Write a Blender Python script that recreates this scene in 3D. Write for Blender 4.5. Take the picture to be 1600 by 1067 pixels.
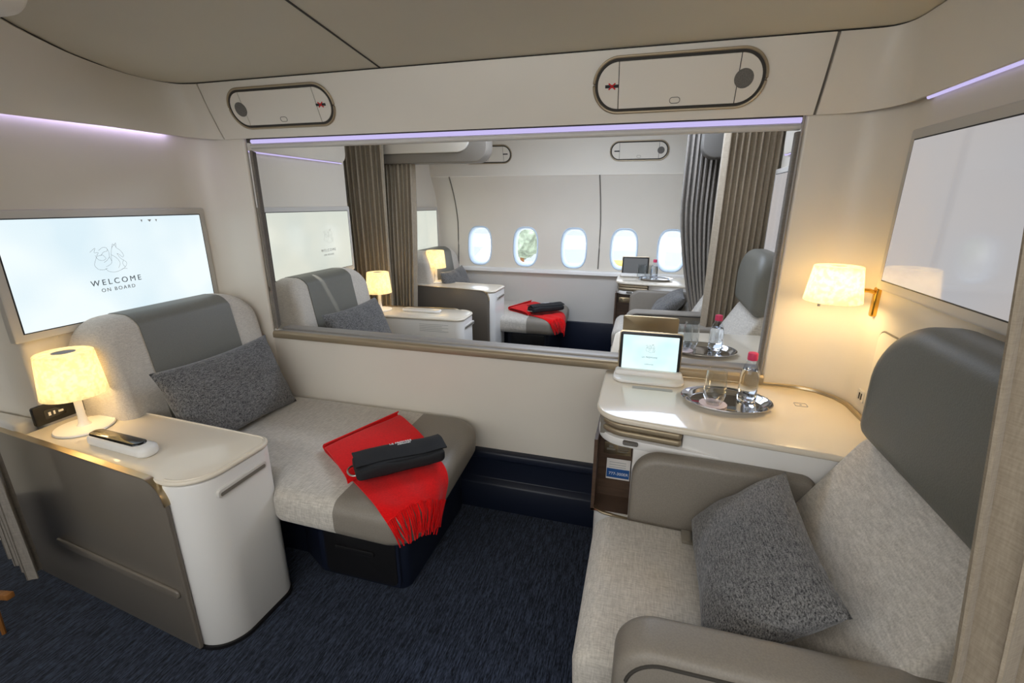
import bpy, bmesh, math, random
from mathutils import Vector, Matrix, noise
random.seed(7)
S = bpy.context.scene
for o in list(bpy.data.objects): bpy.data.objects.remove(o)
COL = S.collection

# ------------------------------------------------------------------ camera
FPX, YAW, PITCH, ROLL = 718.35, 0.27568, 0.29304, -0.00263
cam = bpy.data.cameras.new('camera'); cam.sensor_width = 36.0; cam.lens = FPX/1600*36.0
cam.clip_start = 0.02; cam.clip_end = 500
co = bpy.data.objects.new('camera', cam); COL.objects.link(co); S.camera = co
fw = Vector((-math.sin(YAW)*math.cos(PITCH), math.cos(YAW)*math.cos(PITCH), -math.sin(PITCH)))
rt = Vector((math.cos(YAW), math.sin(YAW), 0)); dn = fw.cross(rt)
r2 = rt*math.cos(ROLL)+dn*math.sin(ROLL); d2 = -rt*math.sin(ROLL)+dn*math.cos(ROLL)
co.matrix_world = Matrix(((r2.x,-d2.x,-fw.x,0),(r2.y,-d2.y,-fw.y,0),(r2.z,-d2.z,-fw.z,1.5),(0,0,0,1)))

# ------------------------------------------------------------------ world, exposure, lights
S.view_settings.view_transform = 'Standard'; S.view_settings.look = 'None'
S.view_settings.exposure = 0.36; S.view_settings.gamma = 1.0; S.view_settings.use_curve_mapping = False
wd = bpy.data.worlds.new('sky'); S.world = wd; wd.use_nodes = True
bg = wd.node_tree.nodes['Background']; bg.inputs[0].default_value = (0.90, 0.95, 1.0, 1); bg.inputs[1].default_value = 2.3

def area(name, loc, size, power, col=(1,1,1), rot=(0,0,0)):
    l = bpy.data.lights.new(name, 'AREA'); l.shape = 'RECTANGLE'; l.size, l.size_y = size
    l.energy = power; l.color = col
    o = bpy.data.objects.new(name, l); COL.objects.link(o); o.location = loc; o.rotation_euler = rot
    return o
area('aisle_fill_light', (-0.5, -0.45, 1.99), (2.2, 0.5), 18, (1.0, 0.97, 0.94), (math.radians(28),0,0))  # unseen fill added behind the camera to brighten the near suite
area('aisle_fill_light', (-0.35, 3.40, 2.24), (1.3, 0.5), 23, (0.70, 0.81, 1.0))  # added fill, lifts the far aisle and the window wall
area('suite_fill_light', (-0.55, 2.75, 2.24), (1.5, 0.6), 4, (0.74, 0.84, 1.0))  # added fill for the enclosed, otherwise dark middle suite
sl_ = bpy.data.lights.new('sun', 'SUN'); sl_.energy = 4.5; sl_.angle = .01; so_ = bpy.data.objects.new('sun', sl_); COL.objects.link(so_); so_.rotation_euler = (math.radians(22), 0, math.radians(-15)); so_.location = (0,0,20)

# ------------------------------------------------------------------ colours and materials
def lin(c): return tuple(((v/255)/12.92 if v/255 <= .04045 else ((v/255+.055)/1.055)**2.4) for v in c)
def mat(name, rgb, rough=.5, metal=0, spec=.5, noise_amt=0, nscale=(200,200,200), bump=0, coat=0, sheen=0, rgb2=None, space='Object', transmission=0, ior=1.45):
    m = bpy.data.materials.new(name); m.use_nodes = True; nt = m.node_tree
    b = nt.nodes['Principled BSDF']; c = lin(rgb)
    b.inputs['Base Color'].default_value = (*c, 1); b.inputs['Roughness'].default_value = rough
    b.inputs['Metallic'].default_value = metal; b.inputs['Specular IOR Level'].default_value = spec
    b.inputs['Coat Weight'].default_value = coat; b.inputs['Sheen Weight'].default_value = sheen
    b.inputs['Transmission Weight'].default_value = transmission; b.inputs['IOR'].default_value = ior
    if noise_amt or rgb2:
        tc = nt.nodes.new('ShaderNodeTexCoord'); mp = nt.nodes.new('ShaderNodeMapping')
        mp.inputs['Scale'].default_value = nscale
        nt.links.new(tc.outputs[space], mp.inputs[0])
        n = nt.nodes.new('ShaderNodeTexNoise'); n.inputs['Scale'].default_value = 1.0; n.inputs['Detail'].default_value = 3
        nt.links.new(mp.outputs[0], n.inputs['Vector'])
        r = nt.nodes.new('ShaderNodeValToRGB')
        c2 = lin(rgb2) if rgb2 else tuple(v*(1-noise_amt) for v in c)
        r.color_ramp.elements[0].position = .35; r.color_ramp.elements[1].position = .65
        r.color_ramp.elements[0].color = (*c2, 1); r.color_ramp.elements[1].color = (*c, 1)
        nt.links.new(n.outputs['Fac'], r.inputs[0]); nt.links.new(r.outputs[0], b.inputs['Base Color'])
        if bump:
            bp = nt.nodes.new('ShaderNodeBump'); bp.inputs['Strength'].default_value = bump; bp.inputs['Distance'].default_value = .002
            nt.links.new(n.outputs['Fac'], bp.inputs['Height']); nt.links.new(bp.outputs[0], b.inputs['Normal'])
    return m
def weave(name, rgb, rgb2, s1, s2, bump=.4, rough=.9, sheen=.2, lo=.3, hi=.7, space='Object'):
    """cloth of two crossed thread directions"""
    m = bpy.data.materials.new(name); m.use_nodes = True; nt = m.node_tree; b = nt.nodes['Principled BSDF']
    b.inputs['Roughness'].default_value = rough; b.inputs['Sheen Weight'].default_value = sheen; b.inputs['Specular IOR Level'].default_value = .2
    tc = nt.nodes.new('ShaderNodeTexCoord'); outs = []
    for s in (s1, s2):
        mp = nt.nodes.new('ShaderNodeMapping'); mp.inputs['Scale'].default_value = s; nt.links.new(tc.outputs[space], mp.inputs[0])
        n = nt.nodes.new('ShaderNodeTexNoise'); n.inputs['Scale'].default_value = 1; n.inputs['Detail'].default_value = 2.5
        nt.links.new(mp.outputs[0], n.inputs['Vector']); outs.append(n.outputs['Fac'])
    a = nt.nodes.new('ShaderNodeMath'); a.operation = 'ADD'; nt.links.new(outs[0], a.inputs[0]); nt.links.new(outs[1], a.inputs[1])
    h = nt.nodes.new('ShaderNodeMath'); h.operation = 'MULTIPLY'; h.inputs[1].default_value = .5; nt.links.new(a.outputs[0], h.inputs[0])
    r = nt.nodes.new('ShaderNodeValToRGB'); r.color_ramp.elements[0].position = lo; r.color_ramp.elements[1].position = hi
    r.color_ramp.elements[0].color = (*lin(rgb2), 1); r.color_ramp.elements[1].color = (*lin(rgb), 1)
    nt.links.new(h.outputs[0], r.inputs[0]); nt.links.new(r.outputs[0], b.inputs['Base Color'])
    bp = nt.nodes.new('ShaderNodeBump'); bp.inputs['Strength'].default_value = bump; bp.inputs['Distance'].default_value = .0015
    nt.links.new(h.outputs[0], bp.inputs['Height']); nt.links.new(bp.outputs[0], b.inputs['Normal'])
    return m
def emit(name, rgb, strength, rough=.25, rgb2=None, scale=3.0, base=(20,20,20), spec=.5):
    m = bpy.data.materials.new(name); m.use_nodes = True; nt = m.node_tree; b = nt.nodes['Principled BSDF']
    b.inputs['Base Color'].default_value = (*lin(base), 1); b.inputs['Roughness'].default_value = rough; b.inputs['Specular IOR Level'].default_value = spec
    b.inputs['Emission Color'].default_value = (*lin(rgb), 1); b.inputs['Emission Strength'].default_value = strength
    if rgb2:
        tc = nt.nodes.new('ShaderNodeTexCoord'); n = nt.nodes.new('ShaderNodeTexNoise'); n.inputs['Scale'].default_value = scale
        r = nt.nodes.new('ShaderNodeValToRGB'); r.color_ramp.elements[0].position = .38; r.color_ramp.elements[1].position = .62
        r.color_ramp.elements[0].color = (*lin(rgb2), 1); r.color_ramp.elements[1].color = (*lin(rgb), 1)
        nt.links.new(tc.outputs['Object'], n.inputs['Vector']); nt.links.new(n.outputs['Fac'], r.inputs[0]); nt.links.new(r.outputs[0], b.inputs['Emission Color'])
    return m
def shade_mat():
    m = emit('lit_lamp_shade', (255,232,180), .40, .6, (255,222,156), 70, (230,215,180)); nt = m.node_tree
    t = nt.nodes.new('ShaderNodeBsdfTranslucent')
    tc = nt.nodes.new('ShaderNodeTexCoord'); n = nt.nodes.new('ShaderNodeTexNoise'); n.inputs['Scale'].default_value = 70
    r = nt.nodes.new('ShaderNodeValToRGB'); r.color_ramp.elements[0].position = .42; r.color_ramp.elements[1].position = .58
    r.color_ramp.elements[0].color = (.80,.76,.62,1); r.color_ramp.elements[1].color = (1,.97,.86,1)
    nt.links.new(tc.outputs['Object'], n.inputs['Vector']); nt.links.new(n.outputs['Fac'], r.inputs[0]); nt.links.new(r.outputs[0], t.inputs[0])
    x = nt.nodes.new('ShaderNodeMixShader'); x.inputs[0].default_value = .5
    nt.links.new(nt.nodes['Principled BSDF'].outputs[0], x.inputs[1]); nt.links.new(t.outputs[0], x.inputs[2]); nt.links.new(x.outputs[0], nt.nodes['Material Output'].inputs[0])
    return m
def clear(name, tint=(1,1,1), fac=.12, rough=.02):
    """thin clear sheet: see-through with a mirror-like share that grows at grazing angles"""
    m = bpy.data.materials.new(name); m.use_nodes = True; nt = m.node_tree; nt.nodes.remove(nt.nodes['Principled BSDF'])
    t = nt.nodes.new('ShaderNodeBsdfTransparent'); t.inputs[0].default_value = (*tint, 1)
    g = nt.nodes.new('ShaderNodeBsdfGlossy'); g.inputs['Roughness'].default_value = rough
    f0 = nt.nodes.new('ShaderNodeLayerWeight'); f0.inputs[0].default_value = .5
    f1 = nt.nodes.new('ShaderNodeMath'); f1.operation = 'POWER'; f1.inputs[1].default_value = 3.0; nt.links.new(f0.outputs['Facing'], f1.inputs[0])
    f = nt.nodes.new('ShaderNodeMath'); f.operation = 'MULTIPLY_ADD'; f.inputs[1].default_value = fac*2; f.inputs[2].default_value = .03; nt.links.new(f1.outputs[0], f.inputs[0])
    x = nt.nodes.new('ShaderNodeMixShader'); nt.links.new(f.outputs[0], x.inputs[0]); nt.links.new(t.outputs[0], x.inputs[1]); nt.links.new(g.outputs[0], x.inputs[2])
    nt.links.new(x.outputs[0], nt.nodes['Material Output'].inputs[0])
    return m
M = dict(
    wall = mat('cream_wall_panel', (228,220,206), .38, noise_amt=.03, nscale=(3,3,3)),
    fascia = mat('cream_fascia_panel', (226,218,204), .42, noise_amt=.03, nscale=(3,3,3)),
    ceiling = mat('beige_ceiling_panel', (212,204,184), .55, noise_amt=.03, nscale=(2,2,2)),
    white = mat('white_lacquer', (232,229,224), .28, coat=.3),
    top = mat('ivory_lacquer_top', (228,217,198), .25, coat=.4),
    frame = mat('pale_frame', (205,200,192), .4),
    panel = mat('taupe_gloss_panel', (112,104,94), .28, coat=.35),
    bronze = mat('brushed_bronze', (196,178,146), .3, metal=1),
    railbronze = mat('satin_bronze_rail', (172,156,130), .5, metal=.65), railgrey = mat('satin_grey_track', (158,152,145), .5, metal=.35),
    steel = mat('satin_metal', (190,186,176), .28, metal=1),
    brass = mat('polished_brass', (228,180,80), .22, metal=1),
    chrome = mat('polished_chrome', (205,205,208), .06, metal=1),
    gap = mat('dark_gap', (58,54,48), .7),
    groove = mat('grey_groove', (120,114,104), .6),
    leather = mat('taupe_leather', (138,130,119), .45, noise_amt=.12, nscale=(260,260,260), bump=.25),
    headleather = mat('grey_green_leather', (112,110,101), .48, noise_amt=.1, nscale=(260,260,260), bump=.25),
    fabric = weave('light_grey_fabric', (216,208,196), (178,170,159), (50,330,330), (330,50,330)),
    seatfab = weave('light_grey_seat_fabric', (218,211,200), (170,163,152), (36,300,240), (300,36,50)),
    pillow = weave('charcoal_heather', (136,134,132), (42,42,44), (360,56,360), (360,360,70), lo=.36, hi=.64),
    curtain = weave('taupe_curtain_cloth', (170,156,136), (150,137,118), (300,300,30), (30,30,400), lo=.35, hi=.65),
    curtaing = weave('grey_curtain_cloth', (140,132,122), (120,113,105), (300,300,30), (30,30,400), lo=.35, hi=.65),
    red = weave('red_wool', (236,10,14), (205,4,8), (300,90,200), (90,300,200), sheen=.1, bump=.3),
    black = mat('black_cloth', (30,31,34), .8, noise_amt=.3, nscale=(300,300,300), bump=.2),
    navy = mat('navy_plastic', (24,30,46), .42),
    blk = mat('black_gloss', (10,10,12), .08, coat=.5),
    dark = mat('dark_plastic', (26,25,26), .4),
    wood = mat('brown_wood_laminate', (92,72,58), .4, noise_amt=.3, nscale=(8,8,90)),
    honey = mat('honey_wood', (150,98,48), .4, noise_amt=.35, nscale=(60,8,8)),
    grey = mat('grey_print', (150,153,158), .6),
    pgrey = mat('pale_grey_print', (180,180,176), .6),
    dgrey = mat('dark_grey_print', (118,128,136), .6),
    speaker = mat('speaker_grille', (118,113,106), .7, noise_amt=.4, nscale=(500,500,500)),
    redink = mat('red_ink', (205,30,30), .5), whiteink = mat('white_ink', (235,235,235), .5), blackink = mat('black_ink', (40,38,38), .5),
    card = mat('white_card', (226,220,214), .5), blue = mat('blue_ink', (40,88,150), .5),
    pink = mat('pink_cap', (222,64,104), .4), doily = mat('pale_pink_paper', (228,208,206), .7),
    glass = clear('clear_glass', (.94,.95,.955), .5), plastic = clear('clear_bottle', (.93,.95,.98), .3),
    water = mat('water', (245,250,255), .02, transmission=1, ior=1.33),
    pane = clear('window_pane', (1,1,1), .06), reveal = mat('window_reveal', (208,226,244), .35),  # reveal tinted blue: daylight glow round the windows put into its colour
    shade = shade_mat(),
    led = emit('lilac_light_strip', (192,182,232), .85), ledwash = emit('lilac_wash_strip', (200,190,255), 7),
    scr = emit('lit_display', (226,236,238), .92, .18, (206,224,232), 2.6),
    scr2 = emit('lit_display_of_tablet', (196,232,236), 1.0, .15, (214,236,236), 9),
    scrc = emit('pale_glare_display', (226,228,214), .74, .12, (214,220,210), 2.6),
    scroff = emit('dim_display', (214,208,206), .52, .07, (206,206,210), 2.0, spec=.6),
    terminal = mat('terminal_cladding', (225,228,230), .6), tglass = mat('terminal_glass', (150,156,160), .3), apron = mat('concrete_apron', (205,205,202), .8, noise_amt=.1, nscale=(.3,.3,.3)),
    yellow = mat('yellow_paint', (240,200,40), .4), tyre = mat('tyre_rubber', (50,50,52), .8), leaf = mat('leaves', (150,164,146), .8, noise_amt=.5, nscale=(3,3,3)),
)
def carpet_mat():
    m = bpy.data.materials.new('navy_carpet'); m.use_nodes = True; nt = m.node_tree; b = nt.nodes['Principled BSDF']
    b.inputs['Roughness'].default_value = .95; b.inputs['Specular IOR Level'].default_value = .1; b.inputs['Sheen Weight'].default_value = .15
    tc = nt.nodes.new('ShaderNodeTexCoord'); outs = []
    for s in ((170,14,1), (420,60,1)):
        mp = nt.nodes.new('ShaderNodeMapping'); mp.inputs['Scale'].default_value = s; nt.links.new(tc.outputs['Object'], mp.inputs[0])
        n = nt.nodes.new('ShaderNodeTexNoise'); n.inputs['Scale'].default_value = 1; n.inputs['Detail'].default_value = 3; nt.links.new(mp.outputs[0], n.inputs['Vector']); outs.append(n.outputs['Fac'])
    a = nt.nodes.new('ShaderNodeMath'); a.operation = 'ADD'; nt.links.new(outs[0], a.inputs[0]); nt.links.new(outs[1], a.inputs[1])
    r = nt.nodes.new('ShaderNodeValToRGB'); e = r.color_ramp.elements
    e[0].position = .42; e[0].color = (*lin((12,16,26)), 1); e[1].position = .62; e[1].color = (*lin((62,71,90)), 1)
    h = nt.nodes.new('ShaderNodeMath'); h.operation = 'MULTIPLY'; h.inputs[1].default_value = .5; nt.links.new(a.outputs[0], h.inputs[0])
    nt.links.new(h.outputs[0], r.inputs[0]); nt.links.new(r.outputs[0], b.inputs['Base Color'])
    bp = nt.nodes.new('ShaderNodeBump'); bp.inputs['Strength'].default_value = .6; bp.inputs['Distance'].default_value = .004
    nt.links.new(h.outputs[0], bp.inputs['Height']); nt.links.new(bp.outputs[0], b.inputs['Normal'])
    return m
M['carpet'] = carpet_mat()

# ------------------------------------------------------------------ object helpers
# All shapes are written where they stand in the near suite; the suite beyond the partition is its
# mirror image about y = 2.06 and the window suite the same suite 2.78 m further on.
class XF: flip = False; off = Vector((0,0,0)); suite = 'near'
def suite(name, dz=0.0, dx=0.0):
    XF.suite = name; XF.flip = (name == 'middle')
    XF.off = {'near': Vector((0,0,0)), 'middle': Vector((0,4.12,0)), 'far': Vector((0,2.78,0))}[name] + Vector((dx,0,dz))
def T(p):
    p = Vector(p)
    return (Vector((p.x,-p.y,p.z)) if XF.flip else p) + XF.off
def setprops(o, label=None, cat=None, group=None, kind=None):
    if label: o['label'] = label
    if cat: o['category'] = cat
    if group: o['group'] = group
    if kind: o['kind'] = kind
def thing(name, loc, label, cat, group=None):
    o = bpy.data.objects.new(name, None); o.empty_display_size = .1; COL.objects.link(o); o.location = T(loc)
    setprops(o, label, cat, group); o['_w'] = list(T(loc)); return o
def worldloc(o):
    v = Vector((0,0,0))
    while o: v += o.location; o = o.parent
    return v
def obj(name, bm, m, parent=None, label=None, cat=None, group=None, kind=None, angle=35, xf=True):
    if xf:
        for v in bm.verts: v.co = T(v.co)
        if XF.flip: bmesh.ops.reverse_faces(bm, faces=bm.faces)
    if parent: org = worldloc(parent)
    else:
        xs = [v.co for v in bm.verts]
        org = Vector((sum(v.x for v in xs)/len(xs), sum(v.y for v in xs)/len(xs), min(v.z for v in xs)))
    for v in bm.verts: v.co -= org
    me = bpy.data.meshes.new(name); bm.to_mesh(me); bm.free()
    me.materials.append(M[m] if isinstance(m, str) else m)
    for p in me.polygons: p.use_smooth = True
    me.set_sharp_from_angle(angle=math.radians(angle))
    o = bpy.data.objects.new(name, me); COL.objects.link(o)
    if parent: o.parent = parent
    else: o.location = org
    setprops(o, label, cat, group, kind)
    return o
def struct(name, bm, m, parent=None, xf=False): return obj(name, bm, m, parent, kind=None if parent else 'structure', xf=xf)
def nb(): return bmesh.new()
def merge(bm, t):
    me = bpy.data.meshes.new('t'); t.to_mesh(me); t.free(); bm.from_mesh(me); bpy.data.meshes.remove(me)
def bevel_sharp(t, r, seg=3, ang=40):
    if r <= 0: return
    es = [e for e in t.edges if len(e.link_faces) == 2 and e.calc_face_angle(0) > math.radians(ang)]
    bmesh.ops.bevel(t, geom=es, offset=r, segments=seg, profile=.5, affect='EDGES', clamp_overlap=True)
def ax3(axis, a, b, c):
    return {'z': (a,b,c), 'y': (a,c,b), 'x': (c,a,b)}[axis]
def prism(bm, poly, axis, lo, hi, r=0, seg=3, ang=40, fn=None):
    """polygon in the plane across `axis` (z: x,y / y: x,z / x: y,z) drawn out from lo to hi"""
    t = bmesh.new()
    A = [t.verts.new(ax3(axis,p[0],p[1],lo)) for p in poly]; B = [t.verts.new(ax3(axis,p[0],p[1],hi)) for p in poly]
    n = len(poly); t.faces.new(A); t.faces.new(B)
    for i in range(n): t.faces.new((A[i],A[(i+1)%n],B[(i+1)%n],B[i]))
    bmesh.ops.recalc_face_normals(t, faces=t.faces)
    bevel_sharp(t, r, seg, ang)
    if fn:
        for v in t.verts: v.co = Vector(fn(v.co))
    merge(bm, t); return bm
def box(bm, x0, x1, y0, y1, z0, z1, r=0, seg=2, fn=None):
    return prism(bm, [(x0,y0),(x1,y0),(x1,y1),(x0,y1)], 'z', z0, z1, r, seg, fn=fn)
def rpoly(pts, rad, n=6):
    """polygon with rounded corners; rad one number or one per corner"""
    out = []; N = len(pts)
    for i in range(N):
        r = rad[i] if isinstance(rad, (list,tuple)) else rad
        p, a, b = Vector(pts[i]), Vector(pts[i-1]), Vector(pts[(i+1)%N])
        u, v = (a-p).normalized(), (b-p).normalized(); c = max(-1,min(1,u.dot(v)))
        if r <= 1e-5 or abs(c) > .9995: out.append(tuple(p)); continue
        half = math.acos(c)/2; d = min(r/math.tan(half), .49*(a-p).length, .49*(b-p).length); rr = d*math.tan(half)
        ce = p + (u+v).normalized()*(rr/math.sin(half)); s = p+u*d-ce; e = p+v*d-ce
        a0 = math.atan2(s.y,s.x); da = math.atan2(e.y,e.x)-a0
        while da > math.pi: da -= 2*math.pi
        while da < -math.pi: da += 2*math.pi
        for k in range(n+1): out.append((ce.x+rr*math.cos(a0+da*k/n), ce.y+rr*math.sin(a0+da*k/n)))
    return out
def rrect(x0, x1, y0, y1, r, n=6): return rpoly([(x0,y0),(x1,y0),(x1,y1),(x0,y1)], r, n)
def tube(bm, pts, r, n=8, closed=False, caps=True):
    pts = [Vector(p) for p in pts]; N = len(pts); rings = []
    up = Vector((0,0,1))
    for i, p in enumerate(pts):
        a = pts[i-1] if (i or closed) else p; b = pts[(i+1)%N] if (i < N-1 or closed) else p
        d = (b-a).normalized(); x = d.cross(up)
        if x.length < .05: x = d.cross(Vector((1,0,0)))
        x.normalize(); y = x.cross(d).normalized()
        rr = r[i] if isinstance(r,(list,tuple)) else r
        rings.append([bm.verts.new(p+(x*math.cos(k*2*math.pi/n)+y*math.sin(k*2*math.pi/n))*rr) for k in range(n)])
    for i in range(N if closed else N-1):
        A, B = rings[i], rings[(i+1)%N]
        for k in range(n): bm.faces.new((A[k],A[(k+1)%n],B[(k+1)%n],B[k]))
    if caps and not closed:
        bm.faces.new(rings[0][::-1]); bm.faces.new(rings[-1])
    return bm
def lathe(bm, prof, c=(0,0,0), n=40, sx=1, sy=1, close=False):
    c = Vector(c); rings = []
    for r, z in prof:
        rings.append([bm.verts.new(c+Vector((r*sx*math.cos(k*2*math.pi/n), r*sy*math.sin(k*2*math.pi/n), z))) for k in range(n)])
    P = list(zip(rings, rings[1:])) + ([(rings[-1], rings[0])] if close else [])
    for A, B in P:
        for k in range(n): bm.faces.new((A[k],A[(k+1)%n],B[(k+1)%n],B[k]))
    if not close:
        if prof[0][0] > 1e-4: bm.faces.new(rings[0][::-1])
        if prof[-1][0] > 1e-4: bm.faces.new(rings[-1])
    bmesh.ops.remove_doubles(bm, verts=bm.verts, dist=1e-6)
    bmesh.ops.recalc_face_normals(bm, faces=bm.faces)
    return bm
def sheet(bm, fn, nu, nv, thick=0):
    """surface fn(u,v), u and v 0..1, given a real thickness"""
    t = bmesh.new(); g = [[t.verts.new(fn(i/nu, j/nv)) for j in range(nv+1)] for i in range(nu+1)]
    for i in range(nu):
        for j in range(nv): t.faces.new((g[i][j],g[i+1][j],g[i+1][j+1],g[i][j+1]))
    bmesh.ops.recalc_face_normals(t, faces=t.faces)
    if thick: bmesh.ops.solidify(t, geom=t.faces[:], thickness=thick)
    merge(bm, t); return bm
def halve(bm, co, no, keep_positive):
    """a copy of bm cut by a plane, closed again"""
    t = bm.copy()
    r = bmesh.ops.bisect_plane(t, geom=t.verts[:]+t.edges[:]+t.faces[:], plane_co=co, plane_no=no, clear_outer=not keep_positive, clear_inner=keep_positive)
    ed = [e for e in r['geom_cut'] if isinstance(e, bmesh.types.BMEdge)]
    bmesh.ops.holes_fill(t, edges=ed)
    bmesh.ops.recalc_face_normals(t, faces=t.faces)
    return t
def writing(bm, s, c, ux, uy, h, depth=.0006, spacing=1.0, align='CENTER'):
    """letters of cap height h on the plane (ux, uy) at c, raised by depth"""
    cu = bpy.data.curves.new('t', 'FONT'); cu.body = s; cu.align_x = align; cu.size = h/.7; cu.space_character = spacing; cu.extrude = depth
    o = bpy.data.objects.new('t', cu); COL.objects.link(o); dg = bpy.context.evaluated_depsgraph_get()
    me = bpy.data.meshes.new_from_object(o.evaluated_get(dg)); bpy.data.objects.remove(o); bpy.data.curves.remove(cu)
    ux, uy, c = Vector(ux).normalized(), Vector(uy).normalized(), Vector(c); nn = ux.cross(uy)
    t = bmesh.new(); t.from_mesh(me); bpy.data.meshes.remove(me)
    for v in t.verts: v.co = c+ux*v.co.x+uy*v.co.y+nn*v.co.z
    merge(bm, t); return bm
def U(v):
    """a reading direction that stays readable in the mirrored suite"""
    v = Vector(v); return v
def read_dir(v): return -Vector(v) if XF.flip else Vector(v)
def emblem(bm, c, ux, uy, s, w):
    """winged seahorse drawn in fine lines"""
    L = [[(-.95,.55),(-.62,.78),(-.72,.52),(-.5,.5),(-.62,.3),(-.3,.35)],
         [(-.62,.3),(-.78,0),(-.86,-.25),(-.7,-.5),(-.4,-.56),(-.2,-.5)],
         [(-.3,.35),(-.15,.12),(-.35,0),(-.6,.1),(-.7,.35)],
         [(-.45,.62),(-.2,.78),(.02,.74),(.02,.55),(-.2,.5),(-.4,.3)],
         [(.02,.74),(.1,.5),(.08,.2),(.14,-.12),(.02,-.28),(-.25,-.4)],
         [(.08,.2),(-.1,0),(-.3,-.12)],
         [(.14,-.12),(.2,.3),(.32,.7),(.52,.9),(.58,.72),(.8,.5),(.92,.2),(.82,.1),(.7,.25),(.55,.35)],
         [(.32,.7),(.42,.95),(.5,.88),(.62,1.0),(.58,.72)],
         [(.55,.35),(.68,.05),(.85,-.1),(1.0,-.3),(.85,-.55),(.55,-.7),(.2,-.78),(-.15,-.7),(-.3,-.5)],
         [(.2,.3),(.4,.15),(.55,-.05),(.6,-.3),(.45,-.55)],
         [(.85,-.1),(.75,-.3),(.85,-.55)],[(.55,-.7),(.75,-.62),(.95,-.66)]]
    ux, uy, c = Vector(ux).normalized(), Vector(uy).normalized(), Vector(c); nn = ux.cross(uy)
    for l in L:
        pts = []
        for i in range(len(l)-1):
            p0, p1, p2, p3 = [Vector(l[max(0,min(len(l)-1,k))]) for k in (i-1,i,i+1,i+2)]
            for k in range(4):
                t = k/4; pts.append(.5*((2*p1)+(-p0+p2)*t+(2*p0-5*p1+4*p2-p3)*t*t+(-p0+3*p1-3*p2+p3)*t**3))
        pts.append(Vector(l[-1]))
        tube(bm, [c+ux*p.x*s+uy*p.y*s for p in pts], w, 4)
    return bm

# ------------------------------------------------------------------ the setting
XL, XR, YP = -2.15, 0.755, 1.94
b = nb(); box(b, -3.3, 1.9, -1.6, 4.9, -.06, 0); struct('floor', b, 'carpet')
def plan(poly, z0, z1, name, m='wall', r=0):
    b = nb(); prism(b, poly, 'z', z0, z1, r); return struct(name, b, m)
# side walls of the near and middle suite, with the short returns that frame the opening
plan(rpoly([(-2.30,1.055),(-2.165,1.055),(-2.165,1.94),(-1.868,1.94),(-1.985,2.06),(-2.165,2.06),(-2.165,3.13),(-2.30,3.13)], [0,.02,.13,.012,.012,.13,.02,0], 10), 0, 2.06, 'wall_left')
plan(rpoly([(.90,.30),(.90,3.36),(.765,3.36),(.765,2.06),(.532,2.06),(.492,1.94),(.765,1.94),(.765,.30)], [0,0,.02,.17,.012,.012,.17,.02], 12), 0, 2.06, 'wall_right')
plan([(-2.30,3.72),(-2.165,3.72),(-2.165,4.74),(-2.30,4.74)], 0, 2.30, 'wall_left')
plan([(.80,3.78),(.95,3.78),(.95,4.74),(.80,4.74)], 0, 2.30, 'wall_right')
plan([(-3.30,3.0),(-3.22,3.0),(-3.22,3.9),(-3.30,3.9)], 0, 2.3, 'wall_left'); plan([(1.82,3.2),(1.90,3.2),(1.90,3.95),(1.82,3.95)], 0, 2.3, 'wall_right')
plan([(-3.3,3.0),(-2.28,3.0),(-2.28,3.06),(-3.3,3.06)], 0, 2.3, 'wall_back'); plan([(-3.3,3.84),(-2.28,3.84),(-2.28,3.9),(-3.3,3.9)], 0, 2.3, 'wall_front')
plan([(.88,3.2),(1.9,3.2),(1.9,3.26),(.88,3.26)], 0, 2.3, 'wall_back'); plan([(.93,3.88),(1.9,3.88),(1.9,3.95),(.93,3.95)], 0, 2.3, 'wall_front')
plan([(-3.3,-1.55),(1.9,-1.55),(1.9,-1.45),(-3.3,-1.45)], 0, 1.15, 'wall_back', 'panel')  # unseen low wall added to keep rear sky light off the floor
plan([(-3.3,-1.5),(-3.2,-1.5),(-3.2,1.1),(-3.3,1.1)], 0, 2.05, 'wall_left'); plan([(-3.3,1.06),(-2.28,1.06),(-2.28,1.12),(-3.3,1.12)], 0, 2.05, 'wall_front')
plan([(1.8,-1.5),(1.9,-1.5),(1.9,.4),(1.8,.4)], 0, 2.05, 'wall_right'); plan([(.88,.34),(1.9,.34),(1.9,.4),(.88,.4)], 0, 2.05, 'wall_front')
# low partition and its rail
b = nb(); box(b, -2.17, .77, 1.945, 2.055, .0, .815); struct('wall_front', b, 'wall')
b = nb(); prism(b, rpoly([(1.922,.806),(1.95,.806),(1.95,.842),(1.930,.842),(1.922,.832)], .004, 2), 'x', -1.87, .50); struct('trim_1', b, 'railbronze')
b = nb(); box(b, -1.87, .50, 1.951, 1.985, .815, .838, .004); box(b, -1.87, .50, 1.991, 2.060, .815, .846, .006); struct('trim_2', b, 'railgrey')
b = nb(); prism(b, [(1.945,.325),(1.912,.322),(1.906,.312),(1.906,.285),(1.928,.272),(1.928,.165),(1.902,.15),(1.896,.14),(1.896,0),(1.945,0)], 'x', -1.35, -.118, .004, 2); struct('baseboard_front', b, 'navy')
b = nb(); box(b, -2.0, .60, 1.965, 2.155, 1.79, 2.06); struct('trim_3', b, 'gap')
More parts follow.
